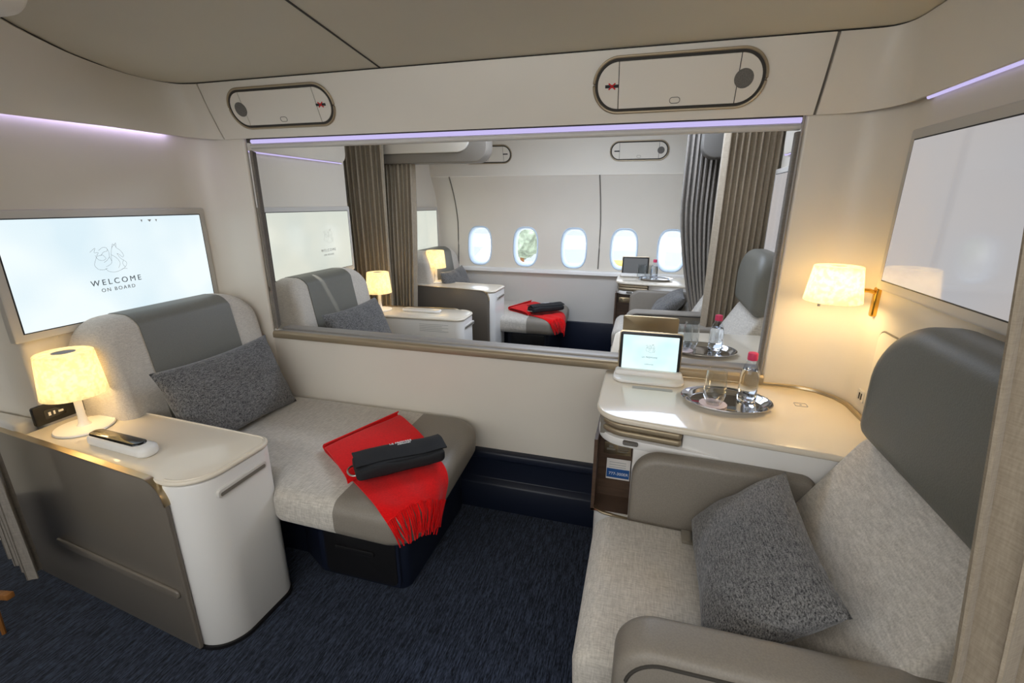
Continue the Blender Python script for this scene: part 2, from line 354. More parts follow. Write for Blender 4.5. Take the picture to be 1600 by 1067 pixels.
# fascia of the overhead lockers, in three panels with open joints
bot = [(-2.135,.98),(-2.135,1.15),(-2.135,1.379),(-2.135,1.6),(-2.133,1.75),(-2.118,1.83),(-2.075,1.90),(-2.02,1.93),(-1.985,1.935)]
topc = [(-1.80,1.02),(-1.904,1.155),(-2.048,1.379),(-2.14,1.6),(-2.15,1.74),(-2.125,1.795),(-2.083,1.826),(-2.03,1.838),(-1.994,1.843)]
botr = [(.522,1.935),(.60,1.932),(.66,1.915),(.705,1.875),(.73,1.82),(.737,1.74),(.737,1.4),(.737,.95),(.737,.35)]
topr = [(.528,1.850),(.60,1.852),(.665,1.848),(.70,1.825),(.716,1.78),(.72,1.70),(.726,1.4),(.732,.95),(.737,.35)]
ZB, ZT = 1.792, 2.010
def loft(B, Tt, zb=ZB, zt=ZT, sm=6):
    def f(u, v):
        i = min(int(u*(len(B)-1)), len(B)-2); t = u*(len(B)-1)-i
        def cr(L):
            p0, p1, p2, p3 = [Vector(L[max(0,min(len(L)-1,k))]) for k in (i-1,i,i+1,i+2)]
            return .5*((2*p1)+(-p0+p2)*t+(2*p0-5*p1+4*p2-p3)*t*t+(-p0+3*p1-3*p2+p3)*t**3)
        a, c = cr(B), cr(Tt); p = a.lerp(c, v); bulge = .012*math.sin(math.pi*v)
        return (p.x, p.y-bulge*.4, zb+(zt-zb)*v)
    b = nb(); sheet(b, f, (len(B)-1)*sm, 8, .012); return b
struct('trim_4', loft(bot, topc), 'fascia')
struct('trim_5', loft([(-1.978,1.935),(-.7,1.935),(.512,1.935)], [(-1.986,1.843),(-.7,1.846),(.518,1.850)]), 'fascia')
struct('trim_6', loft(botr, topr), 'fascia')
b = nb(); tube(b, [(x,y-.004,ZT+.001) for x,y in topc]+[(x,y-.004,ZT+.001) for x,y in topr], .0045, 6); struct('trim_7', b, 'gap')
b = nb()
for (xa, xb, xd) in ((-1.9815,-1.990,0),(.517,.523,0)):
    tube(b, [(xa,1.944,ZB),(xb,1.852,ZT)], .010, 6)
struct('trim_8', b, 'groove')
b = nb(); box(b, -3.3, 1.9, -1.6, 1.99, 2.012, 2.06); struct('ceiling', b, 'ceiling')
b = nb(); tube(b, [(-1.068,1.845,2.0115),(-.961,1.198,2.0115),(-.84,.45,2.0115)], .0035, 6); struct('trim_9', b, 'gap')
b = nb(); box(b, -3.3, 1.9, 2.0, 4.95, 2.30, 2.36); struct('ceiling', b, 'ceiling')
# middle suite: its own side fascias, with rounded ends at the aisle
def endpanel(x, y0, y1, z0, z1, thick, name):
    b = nb(); prism(b, rpoly([(y0,z0),(y1,z0),(y1,z1),(y0,z1)], [0,.06,0,0], 8), 'x', x, x+thick, .004, 2); return struct(name, b, 'fascia')
endpanel(-2.165, 2.10, 3.10, 1.772, 2.30, .035, 'trim_10'); endpanel(.735, 2.10, 3.22, 1.772, 2.30, .035, 'trim_11')
# fuselage side wall with its window openings
WX = [-1.70, -1.195, -.690, -.195, .252]; WZ = 1.060; YW = 4.72
def wally(z): return YW + (.02*math.sin((z-.85)/.4*math.pi/2) if z < 1.25 else .02 - .16*((z-1.25)/.5)**2)
def winpt(k, n, rx, rz):
    a = 2*math.pi*k/n; c, s = math.cos(a), math.sin(a); e = 2/2.9
    return (rx*math.copysign(abs(c)**e, c), rz*math.copysign(abs(s)**e, s))
b = nb()
edges = [-2.165]+[(WX[i]+WX[i+1])/2 for i in range(4)]+[.50]; lo, hi = .80, 1.34
for i, xc in enumerate(WX):
    xa, xb = edges[i], edges[i+1]; n = 48; inner, outer = [], []
    for k in range(n):
        px, pz = winpt(k, n, .122, .190); inner.append(b.verts.new((xc+px, wally(WZ+pz), WZ+pz)))
        sx = (xb-xc)/px if px > 1e-6 else ((xa-xc)/px if px < -1e-6 else 1e9)
        sz = (hi-WZ)/pz if pz > 1e-6 else ((lo-WZ)/pz if pz < -1e-6 else 1e9)
        s = min(sx, sz); outer.append((xc+px*s, WZ+pz*s))
    # pull the nearest ray ends onto the corners so the cell stays closed
    for cx, cz in ((xa,lo),(xb,lo),(xb,hi),(xa,hi)):
        j = min(range(n), key=lambda q: (outer[q][0]-cx)**2+(outer[q][1]-cz)**2); outer[j] = (cx,cz)
    mid = [b.verts.new(((iv.co.x+o[0])/2, wally((iv.co.z+o[1])/2), (iv.co.z+o[1])/2)) for iv, o in zip(inner, outer)]
    ov = [b.verts.new((o[0], wally(o[1]), o[1])) for o in outer]
    for A, Bv in ((inner,mid),(mid,ov)):
        for k in range(n): b.faces.new((A[k],A[(k+1)%n],Bv[(k+1)%n],Bv[k]))
for r in range(8):
    za, zb = hi+(1.75-hi)*r/8, hi+(1.75-hi)*(r+1)/8
    b.faces.new([b.verts.new(p) for p in ((-2.165,wally(za),za),(.50,wally(za),za),(.50,wally(zb),zb),(-2.165,wally(zb),zb))])
bmesh.ops.remove_doubles(b, verts=b.verts, dist=1e-4)
b2 = nb(); sheet(b2, lambda u, v: (.50+.45*u, wally(.8+.95*v), .8+.95*v), 2, 16); merge(b, b2); bmesh.ops.remove_doubles(b, verts=b.verts, dist=1e-4)
bmesh.ops.recalc_face_normals(b, faces=b.faces)
struct('wall_front', b, 'wall')
b = nb(); sheet(b, lambda u, v: (-2.165+3.1*u, 4.585-.20*v**1.4, 1.752+.55*v), 2, 10, .012); struct('trim_12', b, 'fascia')
b = nb(); box(b, -2.165, .95, 4.585, 4.66, 1.752, 1.760); struct('trim_13', b, 'fascia')
b = nb()
for x in (-1.945, -.435): tube(b, [(x-(.0 if z < 1.3 else (z-1.3)*.04), wally(z)-.001, z) for z in [.86+.89*i/14 for i in range(15)]], .0065, 6)
tube(b, [(-1.96-.1*i/8, 4.583-.20*(i/8)**1.4, 1.754+.5*i/8) for i in range(9)], .0065, 6)
struct('trim_14', b, 'groove')
b = nb(); box(b, -2.165, .95, 4.70, 4.78, .0, .80); struct('wall_front', b, 'frame')
b = nb(); prism(b, rpoly([(4.66,.80),(4.80,.80),(4.80,.845),(4.67,.838)], [.004,0,0,.012], 4), 'x', -2.165, .95); struct('trim_15', b, 'white')
b = nb(); box(b, -1.35, .80, 4.66, 4.70, 0, .31, .008); struct('baseboard_front', b, 'navy')
for i, xc in enumerate(WX):
    b = nb(); n = 48; rings = []
    for (rx, rz, dy) in ((.134,.203,-.004),(.128,.197,-.008),(.121,.189,.0),(.112,.178,.05),(.108,.172,.085),(.118,.184,.09),(.14,.21,.01)):
        rings.append([b.verts.new((xc+winpt(k,n,rx,rz)[0], wally(WZ+winpt(k,n,rx,rz)[1])+dy, WZ+winpt(k,n,rx,rz)[1])) for k in range(n)])
    for A, Bv in zip(rings, rings[1:]+rings[:1]):
        for k in range(n): b.faces.new((A[k],A[(k+1)%n],Bv[(k+1)%n],Bv[k]))
    bmesh.ops.recalc_face_normals(b, faces=b.faces)
    w = struct('window_%d' % (i+1), b, 'reveal')
    b = nb(); prism(b, [(xc+winpt(k,n,.111,.176)[0], WZ+winpt(k,n,.111,.176)[1]) for k in range(n)], 'y', YW+.088, YW+.092); obj('pane', b, 'pane', w, xf=False)
# outer skin above and beside, so daylight only comes through the windows
b = nb(); sheet(b, lambda u, v: (-3.3+5.2*u, 4.93, .0-.06+(2.42)*v), 1, 1)
b.free()

# ------------------------------------------------------------------ builders used in every suite
def wall_screen(label, display, x, y0, y1, z0, z1, side, group, text=None, fr='frame'):
    """side 1: hangs on the left wall facing right; -1: on the right wall facing left"""
    s = side; t = thing('wall_screen', (x, (y0+y1)/2, z0), label, 'screen', group)
    b = nb(); bd = .033
    outer = rrect(y0, y1, z0, z1, .008); P = sorted((x, x+s*.032)); prism(b, outer, 'x', P[0], P[1], .006, 2); obj('frame', b, fr, t)
    P = sorted((x+s*.0318, x+s*.0335)); b = nb(); prism(b, [(y0+bd-.004,z0+bd-.004),(y1-bd+.004,z0+bd-.004),(y1-bd+.004,z1-bd+.004),(y0+bd-.004,z1-bd+.004)], 'x', P[0], P[1]); obj('bezel', b, 'dark', t)
    P = sorted((x+s*.0330, x+s*.0345)); b = nb(); prism(b, [(y0+bd,z0+bd),(y1-bd,z0+bd),(y1-bd,z1-bd),(y0+bd,z1-bd)], 'x', P[0], P[1]); d = obj('display', b, display, t)
    if text:
        ink, xx, yc, zc, k = text; X = x+s*.0352; ux = read_dir((0,1,0)) if s > 0 else read_dir((0,-1,0))
        b = nb(); emblem(b, (X, yc-.012*k, zc+.064), ux, (0,0,1), .066*k, .0005); obj('emblem', b, ink, d)
        b = nb(); writing(b, 'WELCOME', (X, yc, zc-.034), ux, (0,0,1), .0225*k, spacing=1.45); obj('writing', b, 'dgrey' if ink == 'grey' else ink, d)
        b = nb(); writing(b, 'ON BOARD', (X, yc, zc-.062), ux, (0,0,1), .0145*k, spacing=1.35); obj('writing', b, ink, d)
        if ink == 'grey':
            for q, w_ in ((.10,.004),(.135,.008),(.165,.004)):
                b = nb(); c0 = yc+.055+q; prism(b, [(c0-w_,z1-bd-.014),(c0+w_,z1-bd-.014),(c0,z1-bd-.024)], 'x', X-.0005, X+.0005)
                obj('status_icon', b, 'pgrey', d)
    return t
def table_lamp(label, c, group='table lamps on the left consoles'):
    t = thing('table_lamp', c, label, 'lamp', group); x, y, z = c
    b = nb(); lathe(b, [(0,z),(.088,z),(.093,z+.004),(.090,z+.009),(.05,z+.0115),(.018,z+.014),(0,z+.014)], (x,y,0), 48); obj('base', b, 'white', t)
    b = nb(); lathe(b, [(0,z+.010),(.024,z+.012),(.0155,z+.024),(.0125,z+.05),(.012,z+.185),(0,z+.185)], (x,y,0), 24); obj('stem', b, 'white', t)
    b = nb(); lathe(b, [(.098,z+.140),(.099,z+.142),(.0845,z+.301),(.082,z+.303),(.038,z+.305),(.034,z+.303),(.081,z+.299),(.096,z+.142)], (x,y,0), 56, close=True); obj('lamp_shade', b, 'shade', t)
    b = nb(); lathe(b, [(0,z+.299),(.036,z+.299),(.036,z+.302),(0,z+.302)], (x,y,0), 32); obj('cap', b, 'grey', t)
    l = bpy.data.lights.new('lamp_bulb', 'POINT'); l.energy = 1.15; l.color = (1,.76,.42); l.shadow_soft_size = .05
    lo_ = bpy.data.objects.new('lamp_bulb', l); COL.objects.link(lo_); lo_.parent = t; lo_.location = (0,0,.215)
    return t
def remote(label, x, y, z, rz, group='remote handsets'):
    t = thing('remote_handset', (x,y,z), label, 'remote', group); Mx = Matrix.Translation((x,y,0)) @ Matrix.Rotation(rz,4,'Z')
    f = lambda p: Mx @ Vector(p)
    b = nb(); prism(b, rrect(-.155,.155,-.034,.034,.032,8), 'z', z, z+.038, .014, 4, fn=f); obj('body', b, 'white', t)
    b = nb(); prism(b, rrect(-.150,.112,-.024,.024,.023,8), 'z', z+.030, z+.044, .007, 3, fn=f); obj('glass_face', b, 'blk', t)
def lumbar_pillow(name, label, c, ux, uy, w, h, th, seed, group, m='pillow', cat='pillow'):
    c, ux, uy = Vector(c), Vector(ux).normalized(), Vector(uy).normalized(); nn = ux.cross(uy).normalized()
    uy = nn.cross(ux)
    N = 30; b = nb(); g = {}
    for side in (1,-1):
        for i in range(N+1):
            for j in range(N+1):
                u, v = 2*i/N-1, 2*j/N-1
                if side < 0 and (i in (0,N) or j in (0,N)): g[side,i,j] = g[1,i,j]; continue
                e = max(0,(1-u*u)*(1-v*v)); hh = th/2*e**.42
                k = 1-.07*(1-v*v)*abs(u)**3 ; k2 = 1-.09*(1-u*u)*abs(v)**3
                wv = noise.noise(Vector((u*1.7+seed, v*1.7, side*3.1)))*.016*e**.3 + noise.noise(Vector((u*4+seed, v*3, side*5)))*.006*e**.3
                g[side,i,j] = b.verts.new(c+ux*(u*k*w/2)+uy*(v*k2*h/2)+nn*(side*(hh)+wv))
    for side in (1,-1):
        for i in range(N):
            for j in range(N):
                f = [g[side,i,j],g[side,i+1,j],g[side,i+1,j+1],g[side,i,j+1]]
                if len(set(f)) == 4: b.faces.new(f)
    bmesh.ops.recalc_face_normals(b, faces=b.faces)
    return obj(name, b, m, None, label, cat, group, angle=80)
def bench(label, group, band=True):
    t = thing('bench_seat', (-1.3,1.55,0), label, 'seat', group)
    poly = rpoly([(-1.97,1.275),(-1.33,1.265),(-1.235,1.150),(-.655,1.138),(-.695,1.932),(-1.97,1.932)], [0,.05,.05,.13,.15,0], 10)
    cu = nb(); prism(cu, poly, 'z', .345, .492, .052, 5)
    n = Vector((1,.02,0)).normalized()
    global BENCH; BENCH = poly
    obj('seat_cushion', halve(cu, (-.985,1.49,.4), n, False), 'seatfab', t)
    obj('foot_cushion', halve(cu, (-.985,1.49,.4), n, True), 'leather', t); cu.free()
    b = nb(); poly2 = rpoly([(-1.33,1.38),(-1.20,1.310),(-.80,1.310),(-.79,1.90),(-1.97,1.90),(-1.97,1.38)], [.04,.03,.05,.05,0,0], 6); prism(b, poly2, 'z', 0.0, .35, .012, 2); base = obj('base', b, 'navy', t)
    b = nb(); o1 = rrect(-1.175,-.825,.015,.318,.03); i1 = rrect(-1.163,-.837,.027,.306,.026)
    prism(b, o1, 'y', 1.300, 1.315, .005, 2); dr = obj('drawer', b, 'navy', base)
    b = nb(); prism(b, i1, 'y', 1.296, 1.304, .003, 2); prism(b, rrect(-1.11,-.93,.150,.176,.012), 'y', 1.288, 1.298, .004, 2); obj('drawer_front', b, 'dark', base)
    # backrest leaning on the side wall
    lean = lambda p: (p[0] - .085*max(0,(p[2]-.49))/.57 - (.05*max(0,(p[2]-.9)/.16)**2 if p[2] > .9 else 0), p[1], p[2])
    def back(y0, y1, x1, r, zt, rad, bev=.045):
        q = nb(); prism(q, rrect(y0, y1, .36, zt, rad, 8), 'x', -2.155, x1, bev, 5)
        bmesh.ops.subdivide_edges(q, edges=[e for e in q.edges if e.calc_length() > .25], cuts=7)
        return q
    q = back(1.165, 1.922, -1.865, 0, 1.055, .13)
    for v in q.verts: v.co = Vector(lean(v.co)) if v.co.x > -2.06 else v.co
    a = halve(q, (0,1.335,0), (0,1,0), False); obj('backrest', a, 'fabric', t)
    mid_ = halve(q, (0,1.335,0), (0,1,0), True); m2 = halve(mid_, (0,1.775,0), (0,1,0), False); mid_.free()
    for v in m2.verts: v.co.x += .004; v.co.z += .003
    obj('back_band', m2, 'headleather', t)
    c = halve(q, (0,1.775,0), (0,1,0), True); obj('backrest', c, 'fabric', t); q.free()
    return t
def side_console(label, group, top=.672, lp=.80, rc=.115):
    t = thing('side_console', (-1.7,1.08,0), label, 'cabinet', group)
    poly = rpoly([(-2.16,.975),(-1.262,.882),(-1.25,1.215),(-2.16,1.265)], [0,rc,.06,0], 12)
    sl = lambda p: (p[0]-(.0), p[1], p[2])
    b = nb(); prism(b, poly, 'z', .012, top-.018, .01, 2); body = obj('body', b, 'white', t)
    poly2 = rpoly([(-2.16,.972),(-1.258,.878),(-1.246,1.219),(-2.16,1.269)], [0,rc+.003,.063,0], 12)
    b = nb(); prism(b, poly2, 'z', top-.016, top, .007, 3); obj('top', b, 'top', t)
    # low rim round the top
    b = nb(); rim = rpoly([(-2.155,.985),(-1.268,.893),(-1.258,1.208),(-2.155,1.257)], [0,rc-.01,.055,0], 12); tube(b, [(x,y,top-.0005) for x,y in rim[1:]], .0035, 8); obj('rim', b, 'top', t)
    b = nb(); prism(b, poly2, 'z', 0, .014, 0); obj('plinth', b, 'dark', t)
    # taupe outer panel with bronze edge
    d = Vector((.902,-.093,0)).normalized(); nrm = Vector((d.y,-d.x,0)); o = Vector((-2.16,.973,0)); Lp = lp
    f = lambda p: o + d*p[0] + nrm*p[1] + Vector((0,0,p[2]))
    L0 = -.46 if XF.suite == 'near' else 0
    pts = rpoly([(L0,.012),(Lp,.012),(Lp,top+.004),(L0,top+.004)], [0,.01,.085,0], 10)
    b = nb(); prism(b, pts, 'y', .0005, .0135, .003, 2, fn=f); pn = obj('outer_panel', b, 'panel', t)
    b = nb(); edge = [(p[0],-.0045 if False else .006,p[1]) for p in pts if p[0] > .1 and p[1] > .1] ; edge = sorted(edge, key=lambda p: (p[0] if p[2] > top-.09 else 10-p[2]))
    edge = [(L0,.006,top+.005)]+[e for e in edge if e[2] > top-.09]
    def strip(u, v):
        k = u*(len(edge)-1); i = min(int(k), len(edge)-2); q = Vector(edge[i]).lerp(Vector(edge[i+1]), k-i); return f((q.x, -.006+.022*v, q.z+.001))
    sheet(b, strip, (len(edge)-1)*2, 1, .0025); obj('edge_strip', b, 'bronze', t)
    b = nb(); prism(b, rrect(.06,.765,.222,.256,.016,6), 'y', .010, .023, .009, 4, fn=f); obj('bump_ridge', b, 'panel', pn)
    # grip recess in the end face
    b = nb(); fy = lambda p: (p[0]+.0, p[1], p[2])
    prism(b, rrect(.965,1.165,top-.088,top-.060,.010,5), 'x', -1.262, -1.2485, .003, 2); g = obj('grip', b, 'frame', body)
    b = nb(); prism(b, rrect(.972,1.158,top-.083,top-.070,.006,5), 'x', -1.2495, -1.2478); obj('grip_slot', b, 'groove', g)
    return t
def armchair(label, group):
    t = thing('armchair', (.35,1.1,-XF.off.z), label, 'chair', group)
    pr = rpoly([(-.085,.33),(-.09,.455),(-.045,.492),(.30,.478),(.52,.47),(.52,.33)], [.03,.05,.05,0,0,0], 8)
    b = nb(); prism(b, pr, 'y', .835, 1.372, .035, 4); obj('seat', b, 'seatfab', t)
    pr = rpoly([(-.088,.05),(-.088,.335),(.45,.335),(.45,.05)], [.02,.02,0,0], 5)
    b = nb(); prism(b, pr, 'y', .85, 1.36, .02, 3); obj('front_panel', b, 'seatfab', t)
    b = nb(); box(b, -.04, .5, .87, 1.34, -XF.off.z, .06, .01); obj('base', b, 'navy', t)
    # reclined back
    def rec(p):
        z = p[2]; k = (z-.46)
        return (p[0]+.56*k, p[1], z)
    b = nb(); prism(b, rpoly([(.80,.40),(1.385,.40),(1.385,.905),(.80,.905)], [.02,.02,.06,.06], 7), 'x', .40, .52, .04, 4)
    bmesh.ops.subdivide_edges(b, edges=[e for e in b.edges if e.calc_length() > .25], cuts=5)
    for v in b.verts: v.co = Vector(rec(v.co))
    obj('backrest', b, 'seatfab', t)
    b = nb(); prism(b, rpoly([(.80,.885),(1.375,.885),(1.375,1.235),(.80,1.235)], [.06,.05,.17,.17], 10), 'x', .600, .735, .055, 6)
    bmesh.ops.subdivide_edges(b, edges=[e for e in b.edges if e.calc_length() > .2], cuts=5)
    for v in b.verts:
        k = (v.co.z-.885)/.35; v.co.x += .015*k - .012*math.sin(math.pi*min(1,max(0,k)))
    obj('headrest', b, 'headleather', t, angle=60)
    # arms
    arm = rpoly([(.02,.40),(.02,.715),(.545,.712),(.60,.58),(.5,.40)], [.05,.09,.05,0,0], 10)
    b = nb(); prism(b, arm, 'y', 1.378, 1.445, .022, 4); obj('arm', b, 'leather', t)
    arm2 = rpoly([(.005,.14),(.008,.672),(.70,.682),(.70,.14)], [.03,.085,.03,0], 10)
    b = nb(); prism(b, arm2, 'y', .715, .822, .024, 4); a2 = obj('arm', b, 'leather', t)
    inn = rpoly([(.03,.16),(.033,.650),(.69,.660),(.69,.16)], [.03,.07,.03,0], 10)
    b = nb(); tube(b, [(x,.7155,z) for x,z in inn], .004, 8, closed=True); obj('piping', b, 'gap', a2)
    b = nb(); box(b, .185, .235, 1.28, 1.335, .488, .500, .003, 2, fn=lambda p: (p[0], p[1], p[2]+.004)); sb = obj('belt_buckle', b, 'steel', t)
    b = nb(); sheet(b, lambda u,v: (.225+.16*u, 1.285+.045*v+.02*u, .495+.01*math.sin(u*3)), 8, 1, .003); obj('belt_strap', b, 'groove', sb)
    return t
def corner_console(label, group, top=.80, yb=1.94, detail=True):
    t = thing('corner_cabinet', (.3,1.65,0), label, 'cabinet', group)
    dz = top-.80
    poly = rpoly([(-.120,yb),(-.120,1.478),(.30,1.425),(.575,1.395),(.758,1.36),(.758,yb)], [0,.115,.3,.2,0,.15 if detail else 0], 12)
    b = nb(); prism(b, poly, 'z', top-.022, top, .008, 3); obj('top', b, 'top', t)
    ins = rpoly([(-.108,yb-.01),(-.108,1.49),(.30,1.437),(.575,1.407),(.755,1.372),(.755,yb-.01)], [0,.105,.3,.2,0,.15], 12)
    # carcass leaves out the table slot and the niche
    b = nb(); prism(b, [(p[0],p[1]+.004) for p in ins], 'z', top-.115, top-.085, .004, 2)
    prism(b, [(max(p[0],.175),p[1]+.002) if p[1] < 1.8 else (max(p[0],.175),p[1]) for p in ins], 'z', top-.115, top-.02, .003, 2)
    prism(b, [(max(p[0],.020),p[1]+.004) for p in ins], 'z', .0, top-.11, .004, 2)
    prism(b, ins, 'z', 0, .40, .006, 2)
    bmesh.ops.dissolve_degenerate(b, edges=b.edges, dist=1e-5)
    body = obj('body', b, 'white', t)
    b = nb(); box(b, -.10, .18, 1.52, yb-.01, top-.09, top-.02); obj('slot_back', b, 'groove', t)
    for k, (za, zb) in enumerate(((top-.048,top-.026),(top-.074,top-.052))):
        b = nb(); prism(b, rpoly([(-.105,yb-.05),(-.105,1.485),(.170,1.452),(.170,yb-.05)], [0,.10,.012,0], 10), 'z', za, zb, .007, 3); obj('table_leaf', b, 'railbronze', t)
    b = nb(); prism(b, rrect(-.018,.034,top-.100,top-.087,.0064,6), 'y', 1.466, 1.50, .003, 2, fn=lambda p: (p[0], p[1]-.02*(p[0]/.4), p[2])); obj('push_button', b, 'speaker', t)
    # niche in the front corner
    b = nb(); box(b, -.105, .022, 1.60, yb-.02, .395, top-.11); box(b, -.116, -.104, 1.50, yb-.02, .395, top-.11); box(b, -.115, .022, 1.50, yb-.02, .394, .403); nw = obj('niche', b, 'wood', t)
    b = nb(); fr = [(-.1125,1.60),(-.1125,1.53),(-.10,1.505),(-.07,1.49),(-.03,1.482),(.02,1.475)]
    for za in (.400,): tube(b, [(x,y,za) for x,y in fr], .006, 8)
    tube(b, [(-.113,1.56,.40),(-.113,1.56,top-.115)], .006, 8)
    obj('niche_trim', b, 'bronze', nw)
    b = nb(); writing(b, 'literature', (-.02,1.598,top-.165), read_dir((1,0,0)), (0,0,1), .006) if False else box(b, -.085, .015, 1.594, 1.60, top-.213, top-.165, .001); pl = obj('plaque', b, 'bronze', nw)
    b = nb()
    for q in range(4): box(b, -.035, .012-.004*q, 1.592, 1.5945, top-.176-.008*q, top-.173-.008*q)
    box(b, -.075,-.045,1.592,1.5945,top-.195,top-.188); box(b,-.068,-.052,1.592,1.5945,top-.184,top-.174)
    obj('small_print', b, 'groove', pl)
    # bronze upstand along the wall
    b = nb(); wl = [p for p in rpoly([(-.118,yb-.006),(.752,yb-.006),(.752,1.37)], [0,.16,0], 12)]
    wl = [(.19,yb-.006)]+[p for p in wl if p[0] > .19]
    tube(b, [(x,y,top+.004) for x,y in wl], .009, 8); obj('wall_trim', b, 'bronze', t)
    if detail:
        b = nb(); tube(b, [(x,y,top+.0005) for x,y in rrect(.572,.612,1.745,1.775,.004,3)], .0012, 6, closed=True); lathe(b, [(0,top),(.004,top),(.004,top+.001),(0,top+.001)], (.592,1.760,0), 12); obj('marking', b, 'grey', t)
    return t
def tablet(label, group, top, display, y=1.895, xc=.057, cat='tablet', words=True):
    t = thing('tablet_on_stand', (xc,y,top), label, cat, group)
    tilt = lambda p: (p[0], p[1]+.10*(p[2]-top), p[2])
    b = nb(); prism(b, rpoly([(-.14,1.80),(.14,1.80),(.14,y+.02),(-.14,y+.02)], [.05,.05,.01,.01], 8), 'z', top, top+.012, .004, 2, fn=lambda p: (p[0]+xc, p[1], p[2]))
    prism(b, rrect(-.135,.135,top+.004,top+.034,.014,6), 'y', y-.020, y+.016, .006, 3, fn=lambda p: (p[0]+xc, p[1]-.25*(top+.042-p[2]), p[2])); obj('stand', b, 'white', t)
    b = nb(); prism(b, rrect(-.122,.122,top+.022,top+.186,.009,6), 'y', y-.004, y+.005, .002, 2, fn=lambda p: tilt((p[0]+xc,p[1],p[2]))); bd = obj('body', b, 'dark', t)
    b = nb(); prism(b, rrect(-.111,.111,top+.034,top+.175,.002,2), 'y', y-.0052, y-.0035, fn=lambda p: tilt((p[0]+xc,p[1],p[2]))); d = obj('display', b, display, t)
    b = nb(); prism(b, rrect(-.126,.126,top+.020,top+.190,.010,6), 'y', y+.004, y+.010, .002, 2, fn=lambda p: tilt((p[0]+xc,p[1],p[2]))); obj('cover', b, 'bronze', t)
    if words:
        Y = y-.0055; uy = (0,.10,1)
        b = nb(); writing(b, 'LA PREMIERE', (xc,Y+.10*.078,top+.083), read_dir((1,0,0)), uy, .0062, spacing=1.25); obj('writing', b, 'dgrey', d)
        b = nb(); writing(b, 'AIRFRANCE', (xc,Y+.10*.052,top+.054), read_dir((1,0,0)), uy, .0040, spacing=1.2); obj('writing', b, 'dgrey', d)
        b = nb(); emblem(b, (xc,Y+.10*.12,top+.122), read_dir((1,0,0)), uy, .020, .0004); obj('emblem', b, 'pgrey', d)
    return t
def tray(label, c, group):
    x, y, z = c; t = thing('serving_tray', c, label, 'tray', group)
    b = nb(); lathe(b, [(0,z+.003),(.76,z+.003),(.80,z+.005),(.86,z+.014),(1.0,z+.020),(1.0,z+.017),(.87,z+.010),(.81,z),(0,z)], (x,y,0), 64, .155, .118); obj('dish', b, 'chrome', t)
def tumbler(label, c, group):
    x, y, z = c; t = thing('drinking_glass', c, label, 'glass', group)
    b = nb(); pr = [(0,.0),(.024,.0),(.031,.012),(.0365,.032),(.0375,.052),(.0358,.095),(.0335,.126)]
    pr2 = [(r-.0014,h) for r,h in pr[::-1] if h > .011]
    lathe(b, [(r,z+h) for r,h in pr]+[(.0328,z+.1267)]+[(r,z+h) for r,h in pr2]+[(.020,z+.010),(0,z+.009)], (x,y,0), 40); obj('bowl', b, 'glass', t)
def doily(label, c, group):
    x, y, z = c; b = nb(); n = 48
    prism(b, [(x+.047*(1+.03*math.cos(16*a))*math.cos(a), y+.047*(1+.03*math.cos(16*a))*math.sin(a)) for a in [k*2*math.pi/n for k in range(n)]], 'z', z, z+.0015)
    obj('paper_coaster', b, 'doily', None, label, 'coaster', group)
def bottle(label, c, group):
    x, y, z = c; t = thing('water_bottle', c, label, 'bottle', group)
    pr = [(0,.004),(.018,.002),(.026,.0),(.031,.006),(.033,.02),(.033,.05),(.0315,.055),(.033,.06),(.033,.085),(.0325,.10),(.030,.118),(.023,.138),(.0155,.152),(.0135,.160),(.0135,.172),(0,.172)]
    b = nb(); lathe(b, [(r,z+h) for r,h in pr], (x,y,0), 40); obj('body', b, 'plastic', t)
    wp = [(0,.007),(.025,.005),(.0305,.010),(.0312,.05),(.030,.055),(.0312,.06),(.0312,.10),(.0285,.117),(.026,.124),(0,.124)]
    b = nb(); lathe(b, [(r,z+h) for r,h in wp], (x,y,0), 40); obj('water', b, 'water', t)
    b = nb(); lathe(b, [(.0138,z+.160),(.0168,z+.160),(.0172,z+.163),(.0168,z+.183),(.0155,z+.186),(0,z+.1865)], (x,y,0), 32); obj('cap', b, 'pink', t)
    return t
def curtain(name, label, p0, p1, q0, q1, z0, z1, folds, amp, m, group=None, mid=None, parent=None, cat='curtain', phase=0., sharp=1):
    """hangs from the line p0-p1 at the top to q0-q1 at the hem; mid(v) pulls it aside"""
    p0, p1, q0, q1 = map(Vector, (p0,p1,q0,q1)); nu = folds*10
    def f(u, v):
        a = p0.lerp(p1,u); c = q0.lerp(q1,u); w = v
        if mid: w = mid(v)
        p = a.lerp(c, w); d = (p1-p0).normalized(); n = Vector((-d.y,d.x))
        ph = u*folds*2*math.pi+phase+.5*noise.noise(Vector((u*4,v*1.2,phase)))
        s = math.sin(ph); off = amp*(math.copysign(abs(s)**sharp,s))*(1+.35*noise.noise(Vector((u*7,v*2,phase+3))))
        p = p + n*off + d*(amp*.35*math.sin(2*ph))
        return (p.x, p.y, z1+(z0-z1)*v)
    b = nb(); sheet(b, f, nu, 26, .004); return obj(name, b, m, parent, *( (None,)*3 if parent else (label, cat, group)), angle=70)
